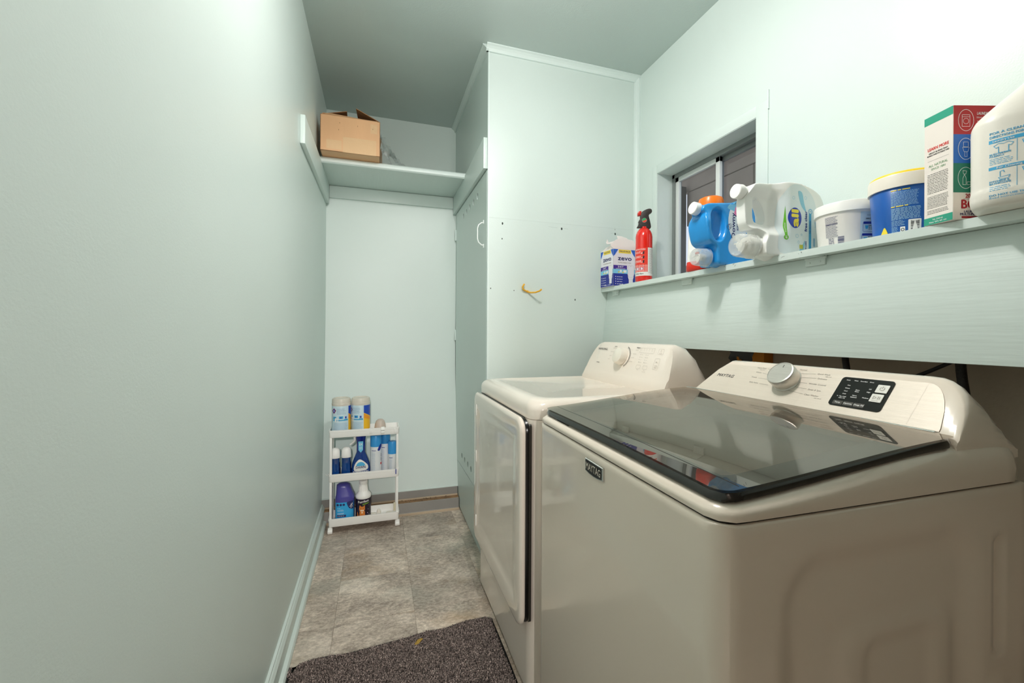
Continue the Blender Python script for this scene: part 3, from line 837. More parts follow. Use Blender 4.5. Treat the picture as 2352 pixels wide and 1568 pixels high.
d.path([(LX0+.038, LY0+.01), (LX0+.038, LY1-.01)], .0012)
d.mk('lid_seam', BLACKP, wa)
mk('lid_handle', G().box(.014, .52, .898, .030, .60, .906), DARKP, wa, bev=.002)
# console
Vw = (.075, 0, .09)
ys = [.012, .013, .016, .022, .03, .04, .052, .065, .08, .1, .2, .35, .5, .58, .61, .63, .645, .657, .667, .675, .682, .687, .690]
def wf(y):
    if y < .1: return end_fac(y, .0115, .8, .085, .01, 2.3, 2)
    return 1-ss(.575, .694, y)
rings = arched(ys, wf, [(.490, .950), (.494, .958)], (.499, .966), (.075, .09), 1.059, .935, .016,
    [(.598, 1.054), (.622, 1.028), (.640, .995), (.650, .965), (.654, .945)])
g = G(); g.loft(rings); mk('console', g, ENAMEL2, wa, sm=45)
wf_ = plane((.4985, .698, .9670), (0, -1, 0), Vw)
# brushed control face following the arch
H_ = .1165
def vtop(u):
    y = .698-u; f = wf(y); q = max((u-.605)/.052, 0)
    return (.935+(1.059-.935)*f-.0055-.967)/.768*math.sqrt(max(1-q**2.6, 0))
us = [.020+(.636)*k/90 for k in range(91)]
pts = [(u, max(vtop(u)-.008, .0)) for u in us]
d = D(wf_, .0010)
for (a, b) in zip(pts[:-1], pts[1:]):
    if max(a[1], b[1]) > .005: d.poly([(a[0], .0035), (b[0], .0035), (b[0], max(b[1], .0036)), (a[0], max(a[1], .0036))])
d.mk('control_face', BRUSHED, wa)
g = G(); g.tube([wf_(u, .0018, .0014) for u in (.012, .2, .45, .652)], .0016, 8)
mk('chrome_strip', g, CHROME, wa)
SH = .0
D(wf_, .0016).text('MAYTAG', .132, .062, .0100, bold=.006, shear=.25, w=.062).mk('lettering', INKB, wa)
d = D(wf_, .0016)
for t, u, v, al in [('Heavy Duty', .250, .101, 'r'), ('Whites', .243, .086, 'r'), ('Towels', .238, .069, 'r'), ('Bulky Items', .252, .052, 'r'),
                    ('Quick Wash', .392, .100, 'l'), ('Delicates', .399, .087, 'l'), ('Wrinkle Control', .385, .070, 'l'), ('Drain & Spin', .392, .0535, 'l'), ('Clean Washer', .390, .0385, 'l'), ('Normal', .352, .108, 'c')]:
    d.text(t, u, v, .0042, align=al)
for u0, v0, u1, v1 in [(.256, .100, .275, .097), (.247, .085, .272, .082), (.243, .068, .275, .067), (.257, .051, .285, .050), (.350, .096, .388, .099), (.358, .085, .395, .087), (.360, .070, .381, .070), (.350, .056, .388, .054), (.335, .044, .386, .039)]:
    d.line(u0, v0, u1, v1, .0006)
d.text('Heavy Soil', .247, .0955, .0026, align='r'); d.text('Light Soil', .420, .0945, .0026); d.text('with affresh', .425, .0325, .0026)
d.mk('fine_print', INKG, wa)
pan = thing_child = None
g = G(); pr = rrect(.103, .0765, .007, 4, .5045, .0605)
g.loft([[tuple(wf_(u, v, k)) for u, v in pr] for k in (.0008, .0022)])
pan = mk('display_panel', g, mat('gloss_black', (24, 23, 21), .12), wa, label='black control display')
d = D(wf_, .0056)
for t, u, v, h in [('Sense', .468, .0905, .0024), ('Wash', .484, .0905, .0024), ('Rinse/Spin', .4995, .0905, .0024), ('Done', .515, .0905, .0024), ('Hot', .475, .077, .0026), ('Warm', .475, .069, .0026), ('Cool', .475, .0615, .0026), ('Cold', .475, .054, .0026),
                   ('Tap Cold', .475, .0465, .0026), ('(Lights Off)', .475, .0425, .0020), ('Extra', .497, .067, .0026), ('Rinse', .497, .063, .0026), ('Fabric', .497, .0525, .0026), ('Softener', .497, .048, .0026), ('Lid', .519, .073, .0026), ('High', .519, .065, .0026), ('Medium', .519, .050, .0026)]:
    d.text(t, u, v, h, bold=.015)
d.text('Temp', .4715, .0305, .0036, bold=.015); d.text('Options', .4925, .0305, .0036, bold=.015); d.text('Deep Fill', .5145, .0305, .0036, bold=.015, w=.0185)
d.rect(.463, .0465, .4655, .0475)
d.mk('lettering', INKW, pan)
for u in (.4715, .4930, .5145):
    g = G(); pr = rrect(.0200, .0098, .001, 2, u, .0305); g.loft([[tuple(wf_(a, b_, k)) for a, b_ in pr] for k in (.0018, .00245)])
    mk('touch_key', g, mat('dark_key', (74, 70, 64), .3), pan)
for (u, v) in [(.5405, .0765), (.5390, .0530)]:
    g = G(); pr = rrect(.0215, .0195, .0012, 3, u, v); g.loft([[tuple(wf_(a, b_, k)) for a, b_ in pr] for k in (.0018, .0040)])
    kb = mk('push_button', g, mat('button_white', (236, 232, 224), .3), pan, label='square white push button')
    d = D(wf_, .0088)
    if v > .06: d.ring(u, v, .0045, .0007, a0=PI/2+.5, a1=PI/2+2*PI-.5, n=18); d.line(u, v+.0005, u, v+.006, .0007)
    else: d.path([(u-.006, v-.003), (u-.006, v+.004), (u, v+.0005)], .0006, True); d.line(u+.003, v-.003, u+.003, v+.004, .0008); d.line(u+.006, v-.003, u+.006, v+.004, .0008); d.text('Hold to Start', u, v-.0068, .0016)
    d.mk('symbol', INKG, kb)
M_ = on_face(wf_, .327, .072, Vw)
g = G(); g.lathe([(.0345, 0), (.0345, .002), (.0325, .004), (.0325, .016), (.034, .0165), (.034, .029), (.0325, .0315), (.030, .0325), (.0295, .0318), (0, .0318)], 56, M_)
kn = mk('dial', g, STEEL, wa, sm=35, label='brushed metal dial')
D(lambda u, v, o: M_ @ Vector((u, v, .0318+o)), .0005).rect(-.0008, .016, .0008, .024).mk('pointer_mark', INKB, kn)
# badge
bs = plane((0, .698, .852), (0, -1, 0), (0, 0, 1))
g = G(); br = [(-.0395, -.0125), (-.02, -.0155), (0, -.0165), (.02, -.0155), (.0395, -.0125), (.0395, .0145), (-.0395, .0145)]
g.loft([[tuple(bs(u+.3475, v, k)) for u, v in [(a*s_, b_*s_) for a, b_ in br]] for k, s_ in ((0, 1), (.003, 1), (.0045, .95))])
bd = mk('badge', g, CHROME, wa, sm=0, label='chrome-edged black badge on the front')
d = D(bs, .0098).poly([(.3475+a*.90, b_*.84) for a, b_ in br]); d.mk('badge_face', BLACKP, bd)
D(bs, .0110).text('MAYTAG', .3475, -.0002, .0150, bold=.008, w=.064).mk('lettering', mat('badge_letter', (214, 204, 190), .3), bd)

for t_, w_, d_ in ((dr, DX, DY), (wa, WX, WY_)):
    for x in (.06, w_-.06):
        for y in (.06, d_-.06):
            g = G(); g.lathe([(.022, 0), (.024, .004), (.022, .010), (.010, .012), (.010, .03)], 20, Matrix.Translation((x, y, 0))); mk('foot', g, RUBBER, t_, sm=30)
    g = G(); g.box(.03, .03, .004, w_-.03, d_-.03, .03); mk('toe_gap_shade', g, BLACKP, t_, sm=0)  # black box paints the shaded toe gap under the machine
# ---- pipes and cables behind the machines
HB = mat('braided_hose', (34, 33, 32), .5, .9, 300, .3, 300)
def hose(name, label, pts, r, m, cat='hose'):
    p = Vector(pts[0]); o = thing(name, label, cat, p)
    q = spline([tuple(Vector(a)-p) for a in pts], 6, False)
    g = G(); g.tube(q, r, 12); mk('hose_tube' if cat == 'hose' else 'cable_sheath', g, m, o); return o
hose('braided_hose', 'short black braided hose rising behind the washer dial', [(1.30, .888, 1.30), (1.30, .884, 1.10), (1.295, .868, 1.0), (1.27, .84, .86)], .0085, HB)
hose('braided_hose', 'black braided hose rising behind the right end of the washer console', [(1.30, .628, 1.30), (1.30, .626, 1.08), (1.302, .612, .95), (1.30, .60, .80)], .0095, HB)
hose('power_cable', 'two thin black cables slanting behind the washer console', [(1.27, .44, 1.22), (1.27, .56, 1.12), (1.27, .64, 1.068), (1.27, .71, 1.028), (1.26, .83, .97)], .0045, RUBBER, 'cable')
hose('power_cable', 'black cable running low on the wall right of the washer', [(1.352, .30, .86), (1.352, .50, .772), (1.352, .60, .735), (1.352, .80, .70)], .0065, RUBBER, 'cable')
pt = thing('wall_stud', 'old orange and black stained timber behind the apron board', 'stud', (1.34, 1.25, 0))
g = G(); g.box(-.015, -.075, 0, .028, .075, 1.3)
mo = mk('timber', g, mat('old_orange', (206, 132, 40), .8, .5, 40), pt, bev=.002)
d = D(plane((-.015, 0, 0), (0, -1, 0), (0, 0, 1)), .0006)
for k in range(60):
    a, b_ = R.uniform(-.07, .06), R.uniform(.95, 1.28); r_ = R.uniform(.008, .026)
    d.poly([(a+r_*R.uniform(.5, 1.1)*math.cos(t_*PI/5), b_+r_*R.uniform(.6, 1.3)*math.sin(t_*PI/5)) for t_ in range(10)])
d.mk('tar_stain', BLACKP, pt)
# ================================================================== things on the wall shelf
SZ = 1.3770
def M3(x=0, y=0, z=0, rx=0, ry=0, rz=0):
    return Matrix.Translation((x, y, z)) @ Matrix.Rotation(rz, 4, 'Z') @ Matrix.Rotation(ry, 4, 'Y') @ Matrix.Rotation(rx, 4, 'X')

# ---- insect trap carton
zb = thing('carton', 'blue and white insect trap carton with torn open top, leftmost on the wall shelf', 'box', (1.138, 1.888, SZ), math.radians(2))
W_, D_, H_z = .130, .118, .188
CB = mat('carton_blue', (28, 46, 148), .4); CWh = mat('carton_white', (236, 234, 240), .45); CPu = mat('carton_purple', (72, 40, 150), .4)
CSk = mat('carton_sky', (130, 206, 236), .4); CMb = mat('carton_mid_blue', (40, 100, 200), .4)
g = G(); g.box(0, 0, 0, .0012, D_, H_z); g.box(0, 0, 0, W_, .0012, H_z); g.box(W_-.0012, 0, 0, W_, D_, H_z); g.box(0, D_-.0012, 0, W_, D_, H_z); g.box(0, 0, 0, W_, D_, .001)
mk('carton_body', g, CWh, zb)
g = G()
def flap(pts): 
    a = [Vector(p) for p in pts]; n = (a[1]-a[0]).cross(a[2]-a[0]).normalized()*.0006
    g.loft([[p-n for p in a], [p+n for p in a]])
flap([(0, 0, H_z), (W_, 0, H_z), (W_*.96, -.012, H_z+.020), (W_*.98, .012, H_z+.052), (W_*.5, .016, H_z+.062), (W_*.18, .012, H_z+.050), (-.012, .010, H_z+.020)])
flap([(0, 0, H_z), (0, D_, H_z), (.018, D_*.8, H_z+.022), (.020, D_*.3, H_z+.030)])
flap([(-.02, .028, H_z+.026), (.010, .020, H_z+.030), (.030, .03, H_z+.048), (.004, .05, H_z+.040), (-.008, .045, H_z+.056), (-.018, .04, H_z+.036)])
flap([(.05, .03, H_z+.046), (.125, .035, H_z+.05), (.12, .06, H_z+.074), (.09, .062, H_z+.082), (.055, .055, H_z+.08)])
mk('torn_flap', g, mat('inner_card', (238, 228, 224), .6), zb)
def zface(sf, w, s):
    P_ = []
    def L(n, m, f, o=.0004):
        d = D(sf, o); f(d); d.mk(n, m, zb)
    L('printed_panel', CB, lambda d: d.rect(.0005, .002, w-.0005, .064), .0003)
    L('printed_panel', CSk, lambda d: d.rect(.0005, .064, w-.0005, .086), .0003)
    L('printed_panel', CPu, lambda d: d.rect(.0005, .086, w*.62, .106), .0003)
    L('printed_panel', CMb, lambda d: (d.poly([(.0005, .187), (w*.22, .187), (w*.08, .160), (.0005, .150)]), d.poly([(w-.0005, .187), (w*.80, .187), (w*.90, .165), (w-.0005, .150)])), .0003)
    L('printed_panel', YEL, lambda d: d.rect(w*.24, .168, w*.80, .186), .0006)
    L('lettering', INKN, lambda d: (d.text('VALUE PACK', w*.52, .177, .0085, bold=.012, w=w*.5), d.text('zevo', w*.52, .1415, .0225, bold=.012, w=w*.62)), .0009)
    L('lettering', INKT, lambda d: d.text('FLYING INSECT TRAP', w*.52, .120, .0045, bold=.01, w=w*.60), .0007)
    L('lettering', INKW, lambda d: (d.text('24/7', w*.33, .098, .0075, bold=.012, w=w*.26), d.rect(w*.12, .0885, w*.55, .090), d.text('Device + 3 Refill', w*.55, .0085, .0045, w=w*.5, bold=.012),
        [d.words(w*.16, w*.46, .046-.012*k, .0035) for k in range(4)], [d.ell(w*.10, .048-.012*k, .0022) for k in range(4)], d.rr(w*.30, .070, w*.38, .083, .001), d.rr(w*.46, .070, w*.60, .082, .001)), .0006)
    L('printed_dot', YEL, lambda d: (d.ell(w*.25, .072, .0042), d.ell(w*.44, .0705, .0042)), .0009)
    L('lettering', INKN, lambda d: (d.text('1', w*.25, .072, .004), d.text('3', w*.44, .0705, .004)), .0012)
    out = rrect(w*.30, .062, .016, 6, w*.80, .078)
    L('trap_picture', CWh, lambda d: (d.poly(out), d.poly([(w*.66, .052), (w*.94, .052), (w*.90, .036), (w*.70, .036)]), d.rect(w*.705, .014, w*.895, .037)), .0010)
    L('trap_outline', INKT, lambda d: (d.path(out, .0006, True), d.path([(w*.705, .037), (w*.705, .014), (w*.895, .014), (w*.895, .037)], .0005, True), d.ell(w*.80, .104, .0018), d.ell(w*.79, .022, .0006), d.ell(w*.81, .022, .0006)), .0013)
zface(plane((-.0004, D_, 0), (0, -1, 0), (0, 0, 1)), D_, 0)
zface(plane((0, -.0004, 0), (1, 0, 0), (0, 0, 1)), W_, 1)

# ---- fire extinguisher
fe = thing('fire_extinguisher', 'red fire extinguisher with black trigger head beside the window', 'fire extinguisher', (1.199, 1.718, SZ))
RED = mat('fire_red', (226, 34, 22), .18, coat=.6)
rB = .0385
g = G(); g.lathe([(.030, 0), (.0365, .004), (rB, .012), (rB, .212), (.0365, .226), (.031, .240), (.022, .251), (.014, .256), (.014, .262), (0, .262)], 48)
mk('cylinder', g, RED, fe, sm=40)
ca = math.atan2(-1.718, -1.199)
cf = cyl(rB, ca)   # u=0 faces the camera
D(cf, .0005, maxlen=.008).rect(-.10, .028, .062, .046).rect(.018, .046, .062, .158).mk('label', mat('label_white', (236, 233, 228), .4), fe)
D(cf, .0004, maxlen=.008).rect(-.06, .046, .018, .158).mk('label', mat('label_red', (232, 60, 44), .35), fe)
D(cf, .0004, maxlen=.008).rect(-.10, .028, .018, .080).mk('label', MATS['label_white'], fe)
D(cf, .0006, maxlen=.008).rect(-.10, .080, .0175, .082).mk('label_band', MATS['label_red'], fe)
d = D(cf, .0008)
d.text('INSTRUCTIONS', -.018, .150, .0055, bold=.012, w=.05)
for k in range(3):
    for q in range(3): d.words(-.05, -.012, .140-k*.021-q*.0035, .0022)
    d.poly([(-.016, .132-k*.021), (-.007, .136-k*.021), (-.007, .130-k*.021)])
d.poly([(-.04, .086), (-.012, .097), (-.012, .102), (-.03, .096)])
d.mk('lettering', INKW, fe)
d = D(cf, .0008)
for v in (.124, .1035): d.line(-.06, v, .0175, v, .0006)
d.mk('label_rule', mat('dark_red', (140, 20, 24), .5), fe)
d = D(cf, .0009)
for k in range(3): x, y = -.002, .134-k*.0205; d.poly([(x-.004, y-.006), (x+.005, y-.006), (x+.003, y), (x+.006, y+.004), (x+.001, y+.008), (x-.003, y+.004), (x-.002, y)])
d.text('First Alert', -.020, .0375, .0070, bold=.012, shear=.2, w=.038)
d.ell(-.022, .0765, .0014); d.ell(-.006, .0765, .0014)
for k in range(24): d.words(.022, .058, .150-k*.0048, .0013)
d.mk('lettering', INKB, fe)
d = D(cf, .0008)
for x in (-.046, -.029, -.009): d.rr(x-.0065, .054, x+.0065, .068, .001)
d.mk('pictogram', INKC, fe)
d = D(cf, .0011)
for x in (-.046, -.029, -.009): d.poly([(x-.003, .056), (x+.002, .056), (x+.0035, .062), (x, .067), (x-.003, .062)])
d.mk('pictogram_shape', INKW, fe)
# head, seen side-on
hd = Matrix.Translation((0, 0, .255)) @ Matrix.Rotation(ca+PI/2+.15, 4, 'Z') @ Matrix.Rotation(PI/2, 4, 'X')
hp = spline([(-.032, .004), (-.030, .010), (-.024, .012), (-.027, .018), (-.024, .024), (-.026, .031), (-.022, .040), (-.017, .046), (-.018, .054), (-.013, .074), (.006, .086), (.022, .090), (.032, .086), (.034, .074), (.026, .068), (.022, .064), (.020, .055), (.026, .03), (.030, .002), (.018, -.002), (0, .002), (-.018, .003)], 4)
g = G(); g.prism(hp, -.011, .011, hd)
mk('trigger_head', g, mat('soft_black', (44, 38, 35), .45, .1, 200), fe, bev=.003, seg=3)
g = G(); g.prism([(-.030, .060), (-.016, .060), (-.013, .080), (-.024, .080), (-.030, .074)], -.012, .012, hd)
mk('safety_tab', g, mat('tab_red', (206, 40, 26), .35), fe, bev=.0015)
for nm, m_, sgn in (('gauge_green', (40, 160, 100), 1), ('gauge_red', (214, 70, 54), -1)):
    g = G(); a0 = 0.35 if sgn > 0 else .35+PI
    g.prism([(.000+.0095*math.cos(a0+k*PI/12), .036+.0095*math.sin(a0+k*PI/12)) for k in range(13)], .0108, .0118, hd)
    mk('gauge_face', g, mat(nm, m_, .3), fe)
g = G(); g.lathe([(.0095, .0112), (.0105, .0125), (.0112, .0112)], 20, hd @ Matrix.Translation((0, .036, 0)))
mk('gauge_rim', g, mat('rim_grey', (190, 180, 172), .4), fe)

# ---- tall jug behind the blue bottle
tj = thing('detergent_jug', 'white jug with orange cap and red base mostly hidden behind the blue bottle', 'bottle', (1.236, 1.338, SZ), .08)
g = G(); g.loft([[(x, y, z) for x, y in sup(w, .10, 3.4, 40)] for w, z in [(.180, .0), (.19, .006), (.186, .03), (.182, .06), (.176, .12), (.160, .17), (.120, .21), (.09, .225), (.085, .232)]])
mk('jug_body', g, PLWHITE, tj, sm=60)
g = G(); g.loft([[(x, y, z) for x, y in sup(w, .103, 3.4, 40)] for w, z in [(.182, -.0002), (.1925, .006), (.189, .034), (.187, .036)]], True, False)
mk('jug_base', g, mat('jug_red', (222, 44, 24), .3), tj, sm=60)
g = G(); g.lathe([(.044, .226), (.047, .23), (.046, .272), (.042, .284), (.03, .290), (0, .290)], 40, Matrix.Translation((0, 0, 0)))
mk('cap', g, mat('cap_orange', (250, 124, 28), .3), tj, sm=40)
D(plane((-.09, -.055, 0), (1, 0, 0), (0, 0, 1)), .0).poly([(.006, .140), (.012, .146), (.010, .150), (.004, .147)]).mk('printed_leaf', GREENP, tj)

# ---- bottles lying on their sides
def lying(name, label, loc, outline, holes, th, m, bevel, extra=None, voxel=.0032, sm=7, rz=0):
    t = thing(name, label, 'bottle', loc, rz)
    g = G(); g.prism(outline, -th/2, th/2, M3(rx=PI/2))
    if extra: extra(g)
    if holes:
        bmesh.ops.recalc_face_normals(g.b, faces=g.b.faces)
        h = G()
        for q in holes: h.prism(q, -.2, .2, M3(rx=PI/2))
        ma = bpy.data.meshes.new('a'); g.b.to_mesh(ma); bmesh.ops.recalc_face_normals(h.b, faces=h.b.faces); mb = bpy.data.meshes.new('b'); h.b.to_mesh(mb)
    body = organic('bottle_body', g, m, t, voxel, sm, bevel)
    return t, body
def sc(pts, k, ex, ez, sz=0.955):
    """outline measured on a plane, brought to the bottle's own frame"""
    return [((x*sz-ex), (1.14+(z-1.14)*sz-ez)) for x, z in pts]
ASQ = lambda p: [(-.015+(x+.015)*.885, z*.962 if z > .03 else z) for x, z in p]
AO = ASQ(sc([(1.118, 1.612), (1.137, 1.618), (1.193, 1.622), (1.278, 1.628), (1.338, 1.621), (1.391, 1.603), (1.413, 1.581), (1.427, 1.545), (1.432, 1.501), (1.430, 1.455), (1.424, 1.400), (1.410, 1.387), (1.309, 1.386), (1.191, 1.386), (1.165, 1.387), (1.160, 1.40), (1.160, 1.426), (1.172, 1.452), (1.153, 1.471), (1.120, 1.472), (1.101, 1.490), (1.096, 1.52), (1.094, 1.562), (1.100, 1.578)], 1, 1.06, SZ))
AH = ASQ(sc([(1.130, 1.570), (1.146, 1.572), (1.166, 1.556), (1.180, 1.53), (1.183, 1.51), (1.182, 1.495), (1.168, 1.489), (1.145, 1.492), (1.131, 1.506)], 1, 1.06, SZ))
def keyhole(outer, hole):
    """bridge a hole into the outline through its thinnest wall is avoided: build as ring band instead"""
    return outer
# body built as a closed band around the handle hole
def holed_prism(g, outer, hole, h0, h1, M):
    from mathutils.geometry import tessellate_polygon
    allp = [Vector((x, y, 0)) for x, y in outer]+[Vector((x, y, 0)) for x, y in hole]
    tris = tessellate_polygon([[Vector((x, y, 0)) for x, y in outer], [Vector((x, y, 0)) for x, y in hole]])
    lo = [g.b.verts.new(M @ Vector((p.x, p.y, h0))) for p in allp]; hi = [g.b.verts.new(M @ Vector((p.x, p.y, h1))) for p in allp]
    for t in tris:
        g.face([lo[i] for i in reversed(t)]); g.face([hi[i] for i in t])
    n = len(outer)
    for s, e in ((0, n), (n, len(allp))):
        for i in range(s, e):
            j = i+1 if i+1 < e else s
            g.face([lo[i], lo[j], hi[j], hi[i]])
MILK = mat('translucent_white', (247, 247, 244), .28)
al = thing('detergent_bottle', 'large white detergent bottle lying on its side with round blue logo', 'bottle', (1.06, 1.012, SZ))
g = G(); holed_prism(g, spline(AO, 4), spline(AH, 4), -.052, .052, M3(rx=PI/2))
alb = organic('bottle_body', g, MILK, al, .0032, 8, .020)
for v in alb.data.vertices:
    t_ = ss(.068, .125, v.co.x); lo_f = .80-.48*ss(.055, .09, v.co.z)+.30*ss(.165, .20, v.co.z)
    v.co.y *= lo_f+(1-lo_f)*t_
# neck, refill cap, measuring cap and tap
cz = 1.14+(1.587-1.14)*.955-SZ; cx_ = 1.083*.955-1.06
g = G(); g.lathe([(.0185, .0), (.0185, .03), (.024, .045)], 32, M3(cx_+.008, 0, cz-.001, ry=PI/2)); mk('neck', g, MILK, al, sm=40)
g = G(); g.lathe([(0, -.010), (.0195, -.010), (.0215, -.008), (.022, .010), (.0215, .012)], 40, M3(cx_, 0, cz, ry=PI/2)); mk('cap', g, PLWHITE, al, sm=30)
CLEAR = glassmat('clear_plastic', (.93, .94, .94), .12, 1.45)
CUPM = glassmat('cup_plastic', (.96, .96, .95), .16, 1.35, (1, 1, 1), .26, (.96, .96, .94))
FROST = mat('frosted_plastic', (232, 230, 226), .25, alpha=.42)
sz_ = 1.14+(1.42-1.14)*.955-SZ; sx_ = 1.081*.955-1.06
g = G(); g.lathe([(.030, .044), (.031, .075), (.038, .10), (.044, .125)], 40, M3(sx_, 0, sz_-.002, ry=PI/2)); mk('spout_collar', g, MILK, al, sm=40)
def cup(t, x, z, r, L_, m):
    g = G(); g.lathe([(0, -.002), (r*.86, -.002), (r*.93, .001), (r*.97, .008), (r*1.02, L_), (r*1.05, L_+.001), (r*1.05, L_+.004), (r*1.0, L_+.004), (r*.95, .010), (r*.90, .004), (r*.84, .0012), (0, .0012)], 44, M3(x, 0, z, ry=PI/2))
    mk('measuring_cap', g, m, t, sm=30, label='see-through measuring cap over the tap')
cup(al, sx_, sz_-.002, .036, .050, CUPM)
g = G(); g.tube([(sx_+.008, 0, sz_), (sx_+.05, 0, sz_)], .012, 16); g.box(sx_+.010, -.022, sz_+.004, sx_+.016, .022, sz_+.008); g.tube([(sx_+.014, 0, sz_+.004), (sx_+.014, 0, sz_-.018)], .007, 12); g.lathe([(.024, .030), (.026, .05), (0, .052)], 30, M3(sx_, 0, sz_, ry=PI/2))
mk('tap', g, PLWHITE, al, bev=.001)
# print on the near face
pf = project(alb, (0, -.06, 0), (1, 0, 0), (0, 0, 1))
ax_, az_ = .140, .112
def lab(n, m, f, o=.0005, ml=.008): d = D(pf, o+(.0012 if n != 'label' else 0), maxlen=ml); f(d); d.mk(n, m, al)
PALE = mat('label_ice', (226, 236, 238), .35)
LO = spline([(ax_-.050, .006), (ax_-.052, .08), (ax_-.046, .16), (ax_-.020, .205), (ax_+.02, .214), (ax_+.055, .198), (ax_+.078, .17), (ax_+.092, .12), (ax_+.092, .06), (ax_+.086, .012), (ax_+.04, .006)], 4)
lab('label', PALE, lambda d: d.poly(LO), .0012, .006)
lab('printed_logo', mat('logo_blue', (22, 58, 176), .35), lambda d: d.ell(ax_, az_, .0255, .031, 32), .0007)
lab('lettering', mat('logo_yellow', (252, 232, 60), .35), lambda d: d.text('all', ax_+.001, az_-.001, .0265, rot=PI/2, bold=.03, w=.048), .0010)
lab('printed_drop', GREENP, lambda d: (d.poly([(ax_-.036, .052), (ax_-.028, .052), (ax_-.028, .09), (ax_-.0315, .148), (ax_-.036, .09)]), d.ell(ax_-.032, .052, .0075)), .0007)
lab('lettering', INKW, lambda d: (d.text('#1', ax_-.032, .052, .006, rot=PI/2, bold=.012), d.text('RECOMMENDED', ax_-.0318, .082, .0028, rot=PI/2)), .0010)
lab('printed_band', INKC, lambda d: d.rect(ax_+.056, .012, ax_+.066, .130), .0007)
lab('lettering', mat('logo_blue2', (30, 62, 150), .4), lambda d: (d.text('free clear', ax_+.044, .105, .010, rot=PI/2, bold=.015, w=.062), d.text('THE ORIGINAL', ax_+.061, .088, .0042, rot=PI/2, bold=.012), d.text('94 LOADS', ax_+.044, .032, .005, rot=PI/2, bold=.012, w=.024)), .0010)
lab('fine_print', INKC, lambda d: (d.ring(ax_+.062, .136, .008, .0018), d.text('Stainlifters', ax_+.082, .10, .004, rot=PI/2), d.text('HE', ax_+.062, .136, .004), [d.rect(ax_+.074+k*.003, .03, ax_+.0752+k*.003, .055) for k in range(3)]), .0010)
lab('printed_splash', mat('splash', (140, 200, 222), .35), lambda d: (d.poly(spline([(ax_+.012, .192), (ax_+.028, .19), (ax_+.036, .16), (ax_+.044, .135), (ax_+.036, .138), (ax_+.022, .155)], 3)), d.poly(spline([(ax_+.018, .01), (ax_+.034, .01), (ax_+.04, .046), (ax_+.03, .03), (ax_+.022, .024)], 3)), [d.ring(ax_+a, b_, r_, .0008) for a, b_, r_ in ((-.006, .172, .005), (.042, .176, .005), (.008, .058, .006), (.026, .063, .003), (.014, .040, .004))]), .0006)
lab('printed_scoop', mat('olive', (196, 196, 70), .4), lambda d: d.rect(ax_+.018, .020, ax_+.032, .032), .0010)

# blue softener bottle
bl = thing('softener_bottle', 'bright blue fabric softener bottle lying on its side beside the window', 'bottle', (1.05, 1.215, SZ))
BO = sc([(1.118, 1.607), (1.140, 1.616), (1.18, 1.618), (1.242, 1.624), (1.306, 1.630), (1.36, 1.622), (1.395, 1.59), (1.41, 1.53), (1.41, 1.45), (1.395, 1.392), (1.36, 1.388), (1.25, 1.388), (1.191, 1.388), (1.168, 1.392), (1.163, 1.43), (1.158, 1.455), (1.140, 1.466), (1.128, 1.478), (1.120, 1.502), (1.114, 1.537), (1.115, 1.565), (1.122, 1.580), (1.112, 1.59)], 1, 1.05, SZ, .955)
BLUE = mat('softener_blue', (34, 146, 220), .22, coat=.3)
BO = [(x, z*.965 if z > .03 else z) for x, z in BO]
g = G(); g.prism(spline(BO, 4), -.048, .048, M3(rx=PI/2))
# dished grip
bo = organic('bottle_body', g, BLUE, bl, .0032, 7, .022)
dx_, dz_ = .064, 1.14+(1.531-1.14)*.955-SZ
for v in bo.data.vertices:
    e = math.hypot((v.co.x-dx_)/.031, (v.co.z-dz_)/.056)
    v.co.y *= 1-.35*ss(.10, .0, v.co.x)*ss(.14, .19, v.co.z)
    if abs(v.co.y) > .012 and e < 1.12:
        v.co.y *= 1-.62*ss(1.10, .80, e)*(.75+.25*ss(1.0, 0, e))
cz2 = 1.14+(1.594-1.14)*.955-SZ; cx2 = 1.102*.955-1.05
g = G(); g.lathe([(.019, .0), (.020, .03), (.028, .06)], 32, M3(cx2+.006, 0, cz2-.002, ry=PI/2+.12)); mk('neck', g, BLUE, bl, sm=40)
g = G(); g.lathe([(0, -.010), (.0195, -.010), (.0215, -.008), (.022, .012), (.0215, .013)], 40, M3(cx2, 0, cz2, ry=PI/2+.12)); mk('cap', g, PLWHITE, bl, sm=30)
sz2 = 1.14+(1.418-1.14)*.955-SZ; sx2 = 1.105*.955-1.05
g = G(); g.lathe([(.030, .040), (.031, .06), (.036, .09), (.036, .13)], 40, M3(sx2, 0, sz2+.002, ry=PI/2)); mk('spout_collar', g, BLUE, bl, sm=40)
cup(bl, sx2, sz2, .031, .044, CUPM)
g = G(); g.tube([(sx2+.008, 0, sz2), (sx2+.05, 0, sz2)], .012, 16); g.box(sx2+.008, -.02, sz2+.002, sx2+.014, .02, sz2+.006); g.tube([(sx2+.014, 0, sz2+.004), (sx2+.014, 0, sz2-.016)], .007, 12)
mk('tap', g, PLWHITE, bl, bev=.001)
g = G(); g.lathe([(0, 0), (.007, 0), (.007, .006), (.004, .008), (0, .008)], 16, M3(sx2+.010, 0, sz2+.010)); mk('tap_button', g, mat('button_red', (220, 60, 54), .3), bl)
pf2 = project(bo, (0, -.06, 0), (1, 0, 0), (0, 0, 1))
lx_, lz_ = .121, 1.14+(1.545-1.14)*.955-SZ
def lab2(n, m, f, o=.0005): d = D(pf2, o, maxlen=.010); f(d); d.mk(n, m, bl)
lab2('label', mat('label_pale', (228, 230, 234), .35), lambda d: d.ell(lx_+.024, lz_, .042, .068, 36), .0004)
